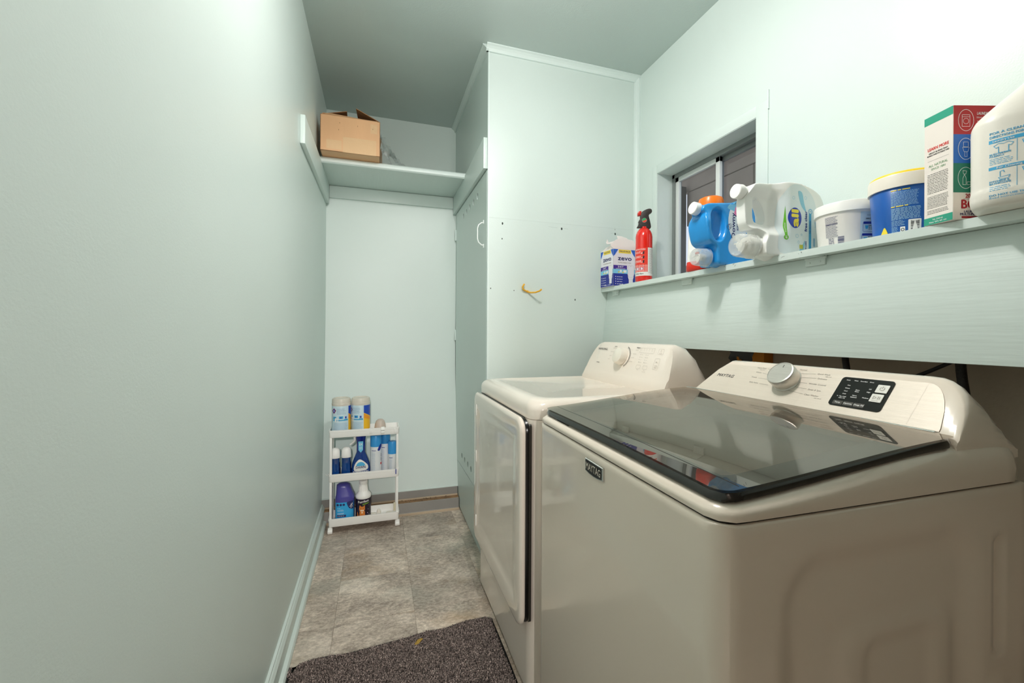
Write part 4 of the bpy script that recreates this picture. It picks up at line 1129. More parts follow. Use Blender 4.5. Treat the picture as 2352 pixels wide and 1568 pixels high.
lab2('label_sky', mat('sky_print', (120, 190, 226), .35), lambda d: (d.poly(spline([(lx_-.022, lz_+.045), (lx_+.0, lz_+.066), (lx_+.03, lz_+.066), (lx_+.04, lz_+.03), (lx_+.01, lz_+.036)], 3)),), .0006)
lab2('printed_flower', mat('pink_print', (232, 120, 168), .35), lambda d: (d.ell(lx_+.022, lz_+.040, .012, .016), d.ell(lx_+.032, lz_+.030, .010, .012), d.ell(lx_+.014, lz_+.030, .007, .010)), .0008)
lab2('lettering', INKN, lambda d: (d.text('Downy', lx_+.004, lz_-.014, .016, rot=PI/2, bold=.012, w=.088), d.ring(lx_-.016, lz_-.020, .008, .0014, b=.010), d.ring(lx_-.010, lz_-.016, .007, .0012, b=.008), d.text('SOFT', lx_+.022, lz_-.018, .007, rot=PI/2, bold=.01), d.text('| 120', lx_+.046, lz_-.016, .006, rot=PI/2, bold=.012)), .0010)
lab2('lettering', mat('pink_ink', (214, 90, 130), .4), lambda d: d.text('April Fresh', lx_+.034, lz_-.014, .006, rot=PI/2, w=.035), .0010)

# ---- two lidded tubs
def tub(name, label, loc, r, h, lid_h, mb, ml, extra_lid=None):
    t = thing(name, label, 'tub', loc)
    hb = h-lid_h
    g = G(); g.lathe([(r*.82, 0), (r*.85, .002), (r*.86, .006), (r*.95, hb), (r*.93, hb+.002)], 56); b = mk('tub_body', g, mb, t, sm=40)
    g = G(); g.lathe([(r*.94, hb-.002), (r, hb-.002), (r*1.0, hb+lid_h*.86), (r*.99, hb+lid_h*.95), (r*.955, h), (r*.93, h), (r*.92, h-.003), (0, h-.003)], 56); l = mk('lid', g, ml, t, sm=30)
    return t, b, l
t1, b1, l1 = tub('detergent_tub', 'round white lidded tub between the white bottle and blue tub', (1.272, .858, SZ), .0785, .125, .026, mat('tub_white', (232, 226, 220), .35), PLWHITE)
a1 = math.atan2(-.858, -1.272)
def tcyl(r, h, a0): return lambda u, v, o: Vector(((r*(.86+.09*v/h)+o)*math.cos(a0+u/r), (r*(.86+.09*v/h)+o)*math.sin(a0+u/r), v))
cf = tcyl(.0785, .10, a1)
d = D(cf, .0006); d.block(-.058, -.022, .088, .030, 24, .5); 
for k in range(5): d.words(-.050, -.033, .026-k*.004, .0022)
d.text('WARNING: EYE IRRITANT', -.04, .066, .0026, w=.034, bold=.012)
d.mk('fine_print', INKN, t1)
d = D(cf, .0006); d.barcode(-.024, .004, -.008, .030, False); d.mk('barcode', INKN, t1)
D(cf, .0004, maxlen=.01).rect(.030, .004, .075, .090).mk('label', mat('label_haze', (196, 212, 222), .4), t1)
d = D(cf, .0008, maxlen=.01); d.path(rrect(.05, .026, .003, 3, .062, .050), .0008, True); d.path(rrect(.05, .028, .003, 3, .060, .018), .0008, True); d.rect(.038, .057, .086, .0625); d.rect(.036, .026, .084, .0315); d.mk('printed_box', CB, t1)
d = D(cf, .0010); d.text('DIRECTIONS:', .056, .071, .003, bold=.012); [d.words(.052, .068, .052-k*.0045, .0026) for k in range(3)]; [d.words(.052, .068, .022-k*.0045, .0026) for k in range(3)]; d.text('SCOOP', .051, .080, .0022); d.mk('fine_print', INKB, t1)
d = D(cf, .0010, maxlen=.01); d.poly([(.042, .053), (.052, .053), (.050, .044), (.044, .044)]); d.poly([(.040, .022), (.050, .022), (.048, .012), (.042, .012)]); d.mk('printed_scoop', INKC, t1)
TB = mat('tub_blue', (24, 92, 176), .3, var=.12, vscale=9)
t2, b2, l2 = tub('detergent_tub', 'blue lidded tub with yellow-topped lid, left of the tall laundry booster carton', (1.235, .697, SZ), .0730, .142, .030, TB, PLWARM)
g = G(); g.lathe([(.0710, .1395), (.0700, .1445), (.067, .147), (.064, .1435), (0, .1435)], 56); mk('lid_insert', g, mat('lid_yellow', (252, 214, 50), .35), t2, sm=40, label='yellow lid top')
a2 = math.atan2(-.697, -1.235)
cf = tcyl(.0730, .112, a2)
d = D(cf, .0006); d.block(-.030, .024, .100, .066, 13, .5, .9); d.block(-.030, .028, .062, .034, 9, .62, .96); d.block(-.030, -.002, .033, .020, 4, .5); d.block(-.030, -.016, .019, .002, 6, .5); d.mk('fine_print', mat('pale_blue_ink', (176, 220, 240), .4), t2)
d = D(cf, .0007); d.words(-.030, .008, .1015, .0034, rag=1); d.words(-.030, .006, .0635, .0034, rag=1); d.mk('fine_print', YEL, t2)
D(cf, .0006, maxlen=.01).rr(.004, .0, .030, .031, .002).rr(-.012, .001, -.002, .016, .001).mk('barcode_patch', INKW, t2)
d = D(cf, .0010); d.barcode(.009, .003, .026, .028, False); d.ring(-.007, .009, .0036, .0012); d.mk('barcode', INKB, t2)
D(cf, .0008, maxlen=.01).poly(spline([(-.058, .0), (-.040, .0), (-.042, .012), (-.047, .020), (-.053, .012)], 3)).mk('printed_flash', YEL, t2)

# ---- laundry booster carton
bc = math.atan2(.615-.557, 1.149-1.131)
bx = thing('carton', 'tall white green and red laundry booster carton on the wall shelf', 'box', (1.131, .5575, SZ), bc-PI/2)
BW, BL, BH = .150, .061, .236
CW2 = mat('carton_cream', (240, 230, 222), .45)
mk('carton_body', G().box(0, 0, 0, BW, BL, BH), CW2, bx, bev=.0008, seg=1)
TEAL = mat('carton_teal', (46, 160, 132), .4)
s1 = plane((0, BL, 0), (0, -1, 0), (0, 0, 1)); s2 = plane((0, 0, 0), (1, 0, 0), (0, 0, 1))
D(s1, .0004).rect(.0004, .2185, BL-.0004, BH-.0004).rect(.0004, .0006, BL-.0004, .016).mk('printed_panel', TEAL, bx)
D(s1, .0007).text('LEARN MORE', BL/2, .1635, .0062, bold=.012, w=.044).mk('lettering', mat('ink_scarlet', (232, 50, 40), .4), bx)
d = D(s1, .0007); d.text('ABOUT 20 MULE TEAM', BL/2, .155, .0030, bold=.01, w=.040); d.text('BORAX AND ITS MANY USES', BL/2, .150, .0030, bold=.01, w=.046); d.line(.008, .1385, .053, .1385, .0003)
d.block(.008, .053, .112, .068, 13, .4, .92); d.block(.008, .053, .063, .036, 9, .4, .92); d.block(.008, .053, .033, .024, 3, .4, .92); d.mk('fine_print', INKB, bx)
D(s1, .0007).text('ALL NATURAL', BL/2, .1275, .0052, bold=.0, w=.040).text('SINCE 1891', BL/2, .1195, .0046, w=.030).mk('lettering', mat('ink_green', (90, 150, 96), .4), bx)
D(s1, .0007).text('Vol. 2160 mL', BL/2, .0105, .0034, bold=.01, w=.022).text('Net Wt 65 oz', BL/2, .0050, .0034, bold=.01, w=.036).mk('lettering', INKW, bx)
for nm, c_, z0, z1 in (('carton_red', (190, 30, 34), .176, BH-.0004), ('carton_blue2', (40, 112, 200), .1165, .176), ('carton_green', (38, 128, 104), .056, .1165)):
    D(s2, .0004).rect(.0004, z0, BW-.0004, z1).mk('printed_panel', mat(nm, c_, .4), bx)
d = D(s2, .0007)
for k, z_ in enumerate((.205, .146, .086)): d.ring(.026, z_, .0165, .0010, b=.0225)
d.frame(.018, .192, .034, .216, .0008); d.ring(.026, .203, .006, .0007); d.line(.018, .212, .034, .212, .0006)
d.frame(.021, .150, .031, .160, .0008); d.path([(.019, .149), (.033, .149), (.030, .140), (.022, .140)], .0008, True); d.path([(.024, .140), (.0235, .130), (.029, .130), (.028, .140)], .0007, True)
d.path([(.020, .072), (.020, .085), (.0235, .093), (.027, .085), (.027, .072)], .0008, True); d.path([(.021, .094), (.026, .094), (.028, .100), (.020, .101)], .0008, True); d.path([(.029, .072), (.029, .078), (.036, .078), (.036, .072)], .0008, True)
d.text('LAUNDRY', .062, .219, .0058, bold=.012, w=.026); d.text('Enhance cleaning power', .0655, .211, .0036, w=.034)
d.block(.049, .082, .206, .180, 8, .42, .8)
d.mk('lettering', INKW, bx)
DR_ = mat('ink_crimson', (176, 20, 34), .4)
D(s2, .0007).text('20 MULE TEAM', .060, .0485, .0085, bold=.012, w=.068).text('BORAX', .057, .0310, .0180, bold=.015, w=.078).rr(.018, .0030, .128, .0072, .0015).mk('lettering', DR_, bx)
D(s2, .0007).line(.022, .0425, .120, .0425, .0005).text('LAUNDRY BOOSTER', .056, .0165, .0044, bold=.01, w=.066).text('MULTI-PURPOSE CLEANER', .058, .0110, .0048, bold=.012, w=.086).mk('lettering', INKN, bx)

# ---- big white jug at the frame's edge
wj = thing('bleach_jug', 'big cream white jug with pale blue dosing table, rightmost on the wall shelf', 'bottle', (1.160, .457, SZ), math.atan2(.457, 1.160)-PI/2)
# local -y now faces the camera
JS = lambda w, d_, z, e=3.2, c=0: [(x+c, y, z) for x, y in sup(w, d_, e, 56)]
g = G(); g.loft([JS(.135, .12, .0), JS(.150, .132, .004), JS(.158, .140, .014), JS(.160, .142, .029), JS(.156, .138, .036), JS(.156, .138, .045), JS(.157, .139, .147), JS(.156, .138, .160), JS(.150, .132, .172, 3, .002), JS(.138, .122, .186, 2.8, .009),
    JS(.122, .108, .204, 2.5, .019), JS(.104, .09, .224, 2.3, .032), JS(.086, .076, .246, 2.1, .046), JS(.066, .06, .27, 2, .058), JS(.050, .050, .29, 2, .064), JS(.042, .042, .305, 2, .066), JS(.040, .040, .33, 2, .066)])
jb = organic('jug_body', g, mat('jug_cream', (240, 234, 224), .3), wj, .0035, 3, 0)
g = G(); g.tube(spline([(.070, -.0, .29), (.100, -.0, .284), (.112, 0, .255), (.106, 0, .215), (.070, 0, .175)], 5, False), .013, 16); mk('handle', g, MATS['jug_cream'], wj, sm=60)
g = G(); g.lathe([(.024, .312), (.025, .315), (.025, .342), (.023, .345), (0, .345)], 40, Matrix.Translation((.066, 0, 0))); mk('cap', g, mat('cap_blue', (40, 90, 180), .35), wj, sm=30)
pj0 = project(jb, (0, -.10, 0), (1, 0, 0), (0, 0, 1))
pj = lambda u, v, o: pj0(u, v*.867-.010, o)
def lab3(n, m, f, o=.0006): d = D(pj, o, maxlen=.012); f(d); d.mk(n, m, wj)
CY = mat('cyan_print', (70, 172, 220), .4)
lab3('printed_band', CY, lambda d: (d.rect(-.052, .1445, .072, .152), d.rect(-.052, .088, .072, .0945)), .0006)
lab3('lettering', CY, lambda d: (d.text('FOR A CLEANER, FRESHER HOME', -.051, .1655, .0048, bold=.01, w=.098, align='l'), d.text('DIRECTIONS FOR USE:', -.051, .1575, .0048, bold=.01, w=.052, align='l'),
    d.text('BLEACH-SAFE', -.051, .121, .0034, w=.026, align='l', bold=.01), d.text('FABRICS', -.051, .1165, .0034, align='l', bold=.01), d.block(-.051, -.022, .114, .100, 4, .45, .8),
    d.text('KITCHENS &', -.051, .063, .0036, w=.024, align='l', bold=.012), d.text('BATHROOMS', -.051, .0585, .0036, w=.026, align='l', bold=.012), d.block(-.051, -.024, .055, .044, 3, .45, .8),
    d.text('DO NOT USE THIS PRODUCT FULL STRENGTH', -.051, .0335, .0040, w=.12, align='l', bold=.01), d.text('Read instructions carefully and strictly follow', -.051, .0285, .0034, w=.11, align='l')), .0008)
lab3('table_rule', CY, lambda d: (d.line(-.018, .1440, -.018, .098, .0006), d.line(-.018, .088, -.018, .047, .0006), d.line(.020, .1440, .020, .098, .0006), d.line(.020, .088, .020, .047, .0006)), .0007)
def shirt(d, x, z): d.path([(x-.006, z+.009), (x-.012, z+.005), (x-.009, z), (x-.006, z+.002), (x-.006, z-.011), (x+.006, z-.011), (x+.006, z+.002), (x+.009, z), (x+.012, z+.005), (x+.006, z+.009), (x, z+.007)], .0009, True)
def jugcup(d, x, z): d.path([(x-.012, z+.007), (x-.008, z-.007), (x+.006, z-.007), (x+.009, z+.007)], .0010, True); d.path([(x+.009, z+.006), (x+.014, z+.006), (x+.014, z-.001), (x+.007, z-.003)], .0010); d.text('1/3', x-.001, z, .0055)
lab3('pictogram', CY, lambda d: (shirt(d, -.034, .133), jugcup(d, .0, .132), jugcup(d, .0, .076), jugcup(d, .038, .132), jugcup(d, .038, .076), d.path([(-.040, .070), (-.038, .066), (-.028, .066), (-.026, .072)], .0009, True), d.path([(-.038, .072), (-.038, .082), (-.034, .084), (-.033, .079)], .0009)), .0009)
lab3('lettering', INKW, lambda d: (d.text('Laundry Use', -.034, .1482, .0040, bold=.01, w=.026), d.text('Product', .008, .1482, .0040, bold=.01, w=.02), d.text('For Cleaning and Deodorizing', -.006, .0912, .0040, bold=.01, w=.072)), .0010)

# ================================================================== box and bag on the closet shelf
cb = thing('cardboard_box', 'brown cardboard box with open flaps on the high closet shelf', 'box', (-.288, 2.42, 2.0895), 0)
CARD = mat('cardboard', (240, 186, 140), .6, .12, 90, .05, 8, stretch=(1, 1, .15)); CARDD = mat('cardboard_inside', (176, 122, 78), .7, var=.06, vscale=8)
bw_, bd_, bh_ = .300, .24, .188
g = G()
g.box(0, 0, 0, bw_, .003, bh_); g.box(0, bd_-.003, 0, bw_, bd_, bh_); g.box(0, 0, 0, .003, bd_, bh_); g.box(bw_-.003, 0, 0, bw_, bd_, bh_); g.box(0, 0, 0, bw_, bd_, .003)
mk('box_body', g, CARD, cb, bev=.0008, seg=1)
def cflap(pts):
    g = G(); a = [Vector(p) for p in pts]; n = (a[1]-a[0]).cross(a[2]-a[0]).normalized()*.0013
    g.loft([[p-n for p in a], [p+n for p in a]]); mk('box_flap', g, CARDD, cb)
cflap([(.001, .002, bh_), (.001, bd_, bh_), (.122, bd_-.01, bh_+.046), (.130, .016, bh_+.040)])
cflap([(bw_-.001, .002, bh_), (bw_-.001, bd_, bh_), (.185, bd_-.01, bh_+.068), (.176, .006, bh_+.058)])
cflap([(.004, bd_-.002, bh_), (bw_-.004, bd_-.002, bh_), (bw_-.01, bd_+.06, bh_+.06), (.01, bd_+.06, bh_+.06)])
g = G(); gz = [(.01, .001), (.06, .006), (.10, .003), (.15, -.006), (.2, -.004), (.24, -.010), (.285, -.012)]
g.loft([[(x, .0045, bh_-.02) for x, z in gz], [(x, .0045, bh_+.010+z*.6+R.uniform(-.003, .003)) for x, z in gz]], False, False, closed=False)
mk('torn_edge', g, mat('torn_card', (198, 152, 112), .8), cb)
TAPE = mat('clear_tape', (244, 200, 156), .12, .5, 60)
d = D(plane((0, 0, 0), (1, 0, 0), (0, 0, 1)), .0006)
d.rect(.112, .001, .28, .083); d.rect(.03, .012, .105, .06); d.rect(.25, .12, .285, .17)
d.mk('packing_tape', TAPE, cb)
d = D(plane((0, 0, 0), (1, 0, 0), (0, 0, 1)), .0009)
for (x, z) in [(.095, .155), (.185, .150), (.262, .145), (.09, .118)]: d.poly([(x-.0012, z), (x, z-.006), (x+.0012, z), (x, z+.003)])
d.mk('staple_hole', mat('card_dark', (120, 76, 44), .8), cb)
bg = thing('plastic_bag', 'crumpled clear plastic bag beside the cardboard box', 'bag', (.09, 2.64, 2.0815))
g = G(); rr_ = random.Random(3); n_ = 26; rings = []
for k in range(13):
    t_ = k/12; hgt = .19*(1-t_)**1.25+.004; xx = -.072+.20*t_
    ring = []
    for q in range(n_):
        a = 2*PI*q/n_; wob = 1+rr_.uniform(-.30, .30)
        ring.append((xx+rr_.uniform(-.008, .008), .060*math.cos(a)*(1-.4*t_)*wob, max(.0012, hgt*(.5+.5*math.sin(a))*wob)))
    rings.append(ring)
g.loft(rings)
mk('bag_film', g, glassmat('clear_film', (.93, .95, .95), .22, 1.18, (1, 1, 1), .14, (.8, .83, .82)), bg, sm=60)

# ================================================================== slim cart
ct = thing('rolling_cart', 'slim white three-tier plastic rolling cart in the corner', 'cart', (-.252, 2.565, 0))
CWD, CDP = .380, .132
def tray(z0, z1):
    g = G(); rf = lambda i, z: [(x, y, z) for x, y in rrect(CWD-2*i, CDP-2*i, .012, 4, CWD/2, CDP/2)]
    g.loft([rf(.008, z0), rf(.002, z0), rf(0, z0+.004), rf(0, z1-.012), rf(-.002, z1-.011), rf(-.002, z1), rf(.004, z1), rf(.005, z0+.008), rf(.03, z0+.006)])
    return mk('tray', g, PLWHITE, ct, sm=35)
tr_ = [tray(.042, .087), tray(.292, .337), tray(.541, .583)]
for x in (.010, CWD-.010):
    for y in (.012, CDP-.012):
        for (z0, z1) in ((.046, .296), (.296, .545)):
            mk('post', G().box(x-.0062, y-.0085, z0, x+.0062, y+.0085, z1), PLWHITE, ct, bev=.0018)
for x in (.008, CWD-.008):
    for y in (.014, CDP-.014):
        g = G(); g.tube([(x, y, .05), (x, y, .026)], .006, 10); g.box(x-.012, y-.012, .012, x+.012, y+.010, .036)
        c_ = mk('caster', g, PLWHITE, ct, bev=.003)
        g = G(); g.lathe([(.005, -.012), (.0135, -.0125), (.015, -.009), (.015, .009), (.0135, .0125), (.005, .012)], 24, M3(x, y-.002, .015, ry=PI/2)); mk('wheel', g, PLWHITE, c_, sm=40)
g = G(); g.box(.214, -.005, .556, .230, .0, .585); g.box(.214, -.005, .582, .230, .008, .586); mk('hook_clip', g, PLWHITE, ct, bev=.001)
g = G(); g.tube([(.278, -.006, .574), (.298, -.006, .574)], .007, 12); g.tube([(.278, -.006, .559), (.298, -.006, .559)], .006, 12); g.box(.278, -.006, .572, .298, .006, .588); mk('hook_clip', g, PLWHITE, ct, bev=.001)
mk('hook_clip', G().box(.352, -.005, .548, .358, 0, .576), PLWHITE, ct, bev=.001)
mk('hook_clip', G().tube([(-.004, .05, .322), (-.014, .045, .321), (-.020, .04, .328)], .002, 8), PLWHITE, ct)
tg = thing('marker_pen', 'small dark blue pen hooked over the cart\'s middle tray rim', 'pen', (.110, 2.560, .336))
mk('pen_barrel', G().tube([(0, 0, 0.002), (.0, 0, -.026)], .0024, 8), CB, tg)

# canisters
CREAMLID = mat('lid_cream', (222, 214, 202), .35)
def wipes(x, y, a0, label):
    t = thing('wipes_canister', label, 'canister', (x, y, .5495), a0, 'wipes canisters on the cart')
    r = .0515
    g = G(); g.lathe([(r*.9, 0), (r, .004), (r, .165), (r*.97, .17), (0, .17)], 48); mk('canister_body', g, mat('label_pale_blue', (206, 226, 236), .4), t, sm=30)
    g = G(); g.lathe([(r, .165), (r*1.01, .168), (r*1.01, .178), (r*.985, .180), (r*.985, .196), (r*.93, .204), (r*.80, .2075), (r*.70, .2075), (r*.66, .203), (0, .203)], 48); mk('lid', g, CREAMLID, t, sm=30)
    cf = cyl(r, -PI/2, 0)
    E_ = r*PI*.55
    D(cf, .0004, maxlen=.008).rect(.040, .002, .115, .164).mk('printed_panel', mat('sun_yellow', (252, 196, 44), .4), t)
    D(cf, .0007, maxlen=.008).poly([(.040, .164), (.115, .164), (.115, .085), (.085, .100), (.06, .112), (.040, .122)]).mk('printed_panel', mat('royal_blue', (38, 80, 190), .4), t)
    D(cf, .0007, maxlen=.008).poly([(.040, .118), (.062, .106), (.10, .088), (.115, .082), (.115, .070), (.08, .080), (.040, .092)]).mk('printed_panel', mat('print_orange', (250, 160, 40), .4), t)
    D(cf, .0006, maxlen=.008).rect(-.052, .082, .036, .088).rect(-.05, .090, -.03, .106).rect(-.014, .094, .008, .108).rect(.014, .082, .034, .092).mk('pictogram', INKC, t)
    D(cf, .0009, maxlen=.008).rect(.018, .094, .028, .106).rect(-.008, .096, .000, .104).mk('pictogram', mat('royal_blue', (38, 80, 190)), t)
    D(cf, .0009, maxlen=.008).rect(-.038, .076, -.028, .098).rect(-.022, .076, -.018, .096).mk('pictogram', INKW, t)
    d = D(cf, .0008); d.block(-.044, .034, .072, .012, 16, .34, .9); d.block(-.026, .024, .155, .120, 6, .4, .8); d.mk('fine_print', mat('slate_ink', (110, 150, 190), .5), t)
    D(cf, .0008, maxlen=.006).poly([(-.062, .138), (-.044, .154), (-.030, .140), (-.044, .122)]).mk('printed_logo', mat('logo_maroon', (150, 30, 60), .4), t)
    D(cf, .0011, maxlen=.006).poly([(-.057, .138), (-.044, .149), (-.035, .140), (-.044, .127)]).mk('printed_logo', mat('royal_blue', (38, 80, 190)), t)
    D(cf, .0014).text('CLOROX', -.046, .138, .005, bold=.012, w=.016).mk('lettering', INKW, t)
    d = D(cf, .0010, maxlen=.006); d.rect(.096, .135, .106, .162); d.ring(.104, .118, .012, .002); d.mk('printed_flash', INKR, t)
    return t
wipes(-.1925, 2.632, .10, 'disinfecting wipes canister at the left end of the cart top, pale blue label')
wipes(-.0870, 2.632, -.42, 'disinfecting wipes canister on the cart top showing its blue and yellow front')
cu = thing('plastic_scoop', 'small frosted plastic cup upturned on the cart top', 'scoop', (.022, 2.63, .5495))
g = G(); g.lathe([(.034, 0), (.033, .02), (.030, .045), (.024, .062), (.014, .071), (0, .074)], 32); mk('cup_shell', g, mat('frosted_pink', (222, 204, 192), .3, alpha=.75), cu, sm=60)

# middle tray
MZ = .2985
NAVY = mat('deep_blue_liquid', (16, 70, 140), .08, coat=.8, var=.25, vscale=14)
def cleaner(x, label):
    t = thing('cleaner_bottle', label, 'bottle', (x, 2.622, MZ), 0, 'slim blue bottles on the middle tray')
    g = G(); g.loft([[(a, b_, z) for a, b_ in sup(w, w*.86, 2.6, 32)] for w, z in [(.044, 0), (.052, .004), (.054, .02), (.050, .05), (.047, .08), (.049, .115), (.053, .118)]]); mk('bottle_body', g, NAVY, t, sm=60)
    g = G(); g.loft([[(a, b_, z) for a, b_ in sup(w, w*.9, 2.4, 32)] for w, z in [(.054, .117), (.056, .119), (.054, .135), (.050, .158), (.042, .166), (.026, .172), (.006, .174)]]); mk('cap', g, PLWHITE, t, sm=60)
    D(lambda u, v, o: Vector((.0275+o, u, v)), .0004).rect(-.008, .125, .008, .150).mk('cap_sticker', INKC, t)
    g = G(); g.loft([[(a+.012, b_, z) for a, b_ in sup(w, w, 2.6, 24)] for w, z in [(.030, .002), (.034, .02), (.031, .05), (.028, .09)]]); mk('bottle_label', g, mat('navy_label', (18, 24, 74), .25), t, sm=60)
    D(plane((.012, -.0175, 0), (1, 0, 0), (0, 0, 1)), .0008).line(-.006, .030, .006, .042, .003).mk('lettering', mat('pale_print', (180, 210, 230), .4), t)
cleaner(-.2235, 'slim blue cleaner bottle with white cap behind the cart\'s front left post')
cleaner(-.1640, 'slim blue cleaner bottle with white cap left of the spray bottle')
dw = thing('spray_bottle', 'dark blue dish spray bottle with white trigger on the middle tray', 'bottle', (-.0845, 2.622, MZ))
DBL = mat('spray_blue', (14, 40, 132), .12, coat=.7)
DW_ = lambda w, z, k=.62: [(a, b_, z) for a, b_ in sup(w, max(w*k, .032 if z > .14 else 0), 2.5, 40)]
g = G(); g.loft([DW_(.084, 0), DW_(.100, .005), DW_(.104, .02), DW_(.104, .045), DW_(.098, .07), DW_(.084, .095), DW_(.064, .12), DW_(.050, .138, .8), DW_(.046, .15, .8), DW_(.045, .17, .8)]); dwb = mk('bottle_body', g, mat('dish_blue', (14, 58, 130), .08, coat=.8), dw, sm=60)
g = G(); g.loft([DW_(.048, .150, .82), DW_(.047, .175, .82), DW_(.048, .20, .8), DW_(.054, .222, .75), DW_(.056, .234, .75)]); mk('shroud', g, DBL, dw, sm=60)
g = G(); g.loft([[(a-.004, b_, z) for a, b_ in sup(w, w*.7, 3, 30)] for w, z in [(.057, .2335), (.060, .236), (.060, .2405)]]); mk('nozzle_head', g, PLWHITE, dw, sm=40)
g = G(); g.tube(spline([(-.026, -.004, .236), (-.034, -.006, .228), (-.033, -.006, .214), (-.038, -.007, .204), (-.052, -.008, .192), (-.060, -.008, .189)], 4, False), [.007]*10+[.0062]*6+[.005]*5, 10); mk('trigger', g, PLWHITE, dw, sm=60)
sf = lambda u, v, o: Vector((u, -.0205-o, v))
D(sf, .0004).poly([(-.013, .155), (-.014, .205), (.013, .205), (.012, .155), (0, .140)]).mk('label', mat('label_cyan', (110, 196, 232), .4), dw)
D(sf, .0008).text('5X', 0, .187, .0125, bold=.012, w=.019).block(-.008, .008, .176, .160, 4, .55, .9).mk('lettering', INKW, dw)
sf = lambda u, v, o: Vector((u, -(.0325+.002*(1-(v-.03)/.09))*1.0-o-.0005, v))
sfd = project(dwb, (0, -.06, 0), (1, 0, 0), (0, 0, 1))
D(sfd, .0006, maxlen=.006).poly(spline([(-.036, .040), (-.032, .075), (-.012, .100), (.006, .098), (.030, .078), (.040, .062), (.036, .044), (0, .038)], 3)).mk('label', mat('label_white', (236, 233, 228)), dw)
D(sfd, .0010, maxlen=.006).poly([(.024*math.cos(k*PI/12), .066+.022*math.sin(k*PI/12)) for k in range(13)]).mk('printed_arc', INKC, dw)
D(sfd, .0014, maxlen=.006).text('DAWN', 0, .058, .014, bold=.012, w=.052).mk('lettering', INKN, dw)
D(sfd, .0010, maxlen=.006).text('PLATINUM PLUS', 0, .0405, .0045, bold=.01, w=.062).text('POWERWASH', 0, .0325, .0085, bold=.012, w=.082).mk('lettering', INKW, dw)
def can(x, y, r, h, caph, label, a_=0, extra=0):
    t = thing('aerosol_can', label, 'can', (x, y, MZ), a_, 'aerosol cans on the middle tray')
    g = G(); g.lathe([(r*.93, 0), (r, .003), (r, h-caph-.004), (r*.96, h-caph)], 40); mk('can_body', g, mat('can_white', (226, 228, 230), .25, coat=.3), t, sm=35)
    g = G(); g.lathe([(r*.97, h-caph-.004), (r*1.0, h-caph-.003), (r*.99, h-.006), (r*.93, h-.001), (r*.86, h), (0, h-.001)], 40); mk('cap', g, mat('cap_sky', (56, 150, 216), .3), t, sm=35)
    cf = cyl(r, -PI/2, 0)
    D(cf, .0005, maxlen=.006).rect(-r*.9, h-caph-.026, -r*.1, h-caph-.023).mk('printed_rule', CB, t)
    d = D(cf, .0006); d.block(-r*.85, -r*.15, h-caph-.032, .02, 26, .4, .8); d.mk('fine_print', mat('ice_ink', (150, 176, 206), .5), t)
    if extra:
        D(cf, .0007, maxlen=.006).poly(spline([(.006, .152), (.016, .176), (.030, .186), (.040, .176), (.030, .162), (.018, .148)], 3)).mk('printed_logo', CB, t)
        D(cf, .0007, maxlen=.006).rect(.026, .065, .040, .078).mk('printed_flash', INKR, t)
        D(cf, .0007).rect(.030, .085, .034, .105).rect(.031, .110, .035, .130).mk('lettering', INKN, t)
can(-.0015, 2.612, .0320, .236, .062, 'tall white aerosol can with sky blue cap beside the spray bottle', .1, 1)
can(.0520, 2.652, .0290, .238, .060, 'white aerosol can standing behind between the two front cans', .0)
can(.0925, 2.618, .0265, .190, .068, 'shorter white aerosol can with sky blue cap by the right post', .1)

# bottom tray
BZ = .0485
pj_ = thing('floor_cleaner_jug', 'purple jug with bright blue label on the bottom tray', 'bottle', (-.170, 2.628, BZ), .0)
PUR = mat('jug_purple', (76, 72, 156), .3)
q_ = lambda w, d_, z, cx=0, e=3.4: [(a+cx, b_, z) for a, b_ in sup(w, d_, e, 44)]
g = G(); g.loft([q_(.096, .078, 0), q_(.104, .084, .006), q_(.104, .084, .13), q_(.103, .084, .142), q_(.098, .080, .150), q_(.086, .07, .170, -.004), q_(.076, .06, .196, -.008, 2.8), q_(.070, .055, .208, -.010, 2.6), q_(.050, .04, .215, -.010, 2.3), q_(.03, .025, .217, -.010, 2)])
mk('jug_body', g, PUR, pj_, sm=45)
sp_ = lambda u, v, o: Vector((u, -.042*max(0.0, 1-abs(u/.052)**3.4)**(1/3.4)-o, v))
D(sp_, .0005, maxlen=.006).rect(-.050, .022, .050, .118).mk('label', mat('label_azure', (52, 170, 230), .35), pj_)
D(sp_, .0009, maxlen=.006).poly(spline([(.050, .120), (.014, .118), (.016, .100), (.026, .082), (.040, .076), (.0505, .080)], 3)).mk('printed_shape', INKN, pj_)
D(sp_, .0009, maxlen=.006).ell(-.036, .105, .0065).ell(-.020, .105, .0065).ell(-.004, .105, .0065).rr(-.040, .036, .008, .048, .002).mk('pictogram', INKN, pj_)
d = D(sp_, .0012); d.words(-.038, -.02, .084, .004); d.block(-.038, .0, .080, .070, 2, .5); d.block(-.038, .004, .062, .052, 2, .5); d.text('Swiffer', .036, .100, .008, rot=1.0, bold=.012, w=.024); d.text('WetJet', .038, .088, .006, rot=1.0, w=.018); d.words(-.038, .004, .041, .003); d.words(-.038, .002, .028, .004); d.mk('lettering', INKW, pj_)
cl = thing('spray_refill_bottle', 'white bottle with black cat-picture label on the bottom tray', 'bottle', (-.0700, 2.622, BZ))
g = G(); g.lathe([(.040, 0), (.042, .004), (.042, .128), (.0435, .131), (.0435, .139), (.040, .147), (.028, .160), (.024, .166), (.021, .205), (.020, .21)], 48); mk('bottle_body', g, PLWHITE, cl, sm=35)
g = G()
for k in range(16):
    a = 2*PI*k/16; g.tube([(.0245*math.cos(a), .0245*math.sin(a), .165), (.0205*math.cos(a), .0205*math.sin(a), .203)], .0022, 6)
mk('neck_rib', g, PLWHITE, cl); 
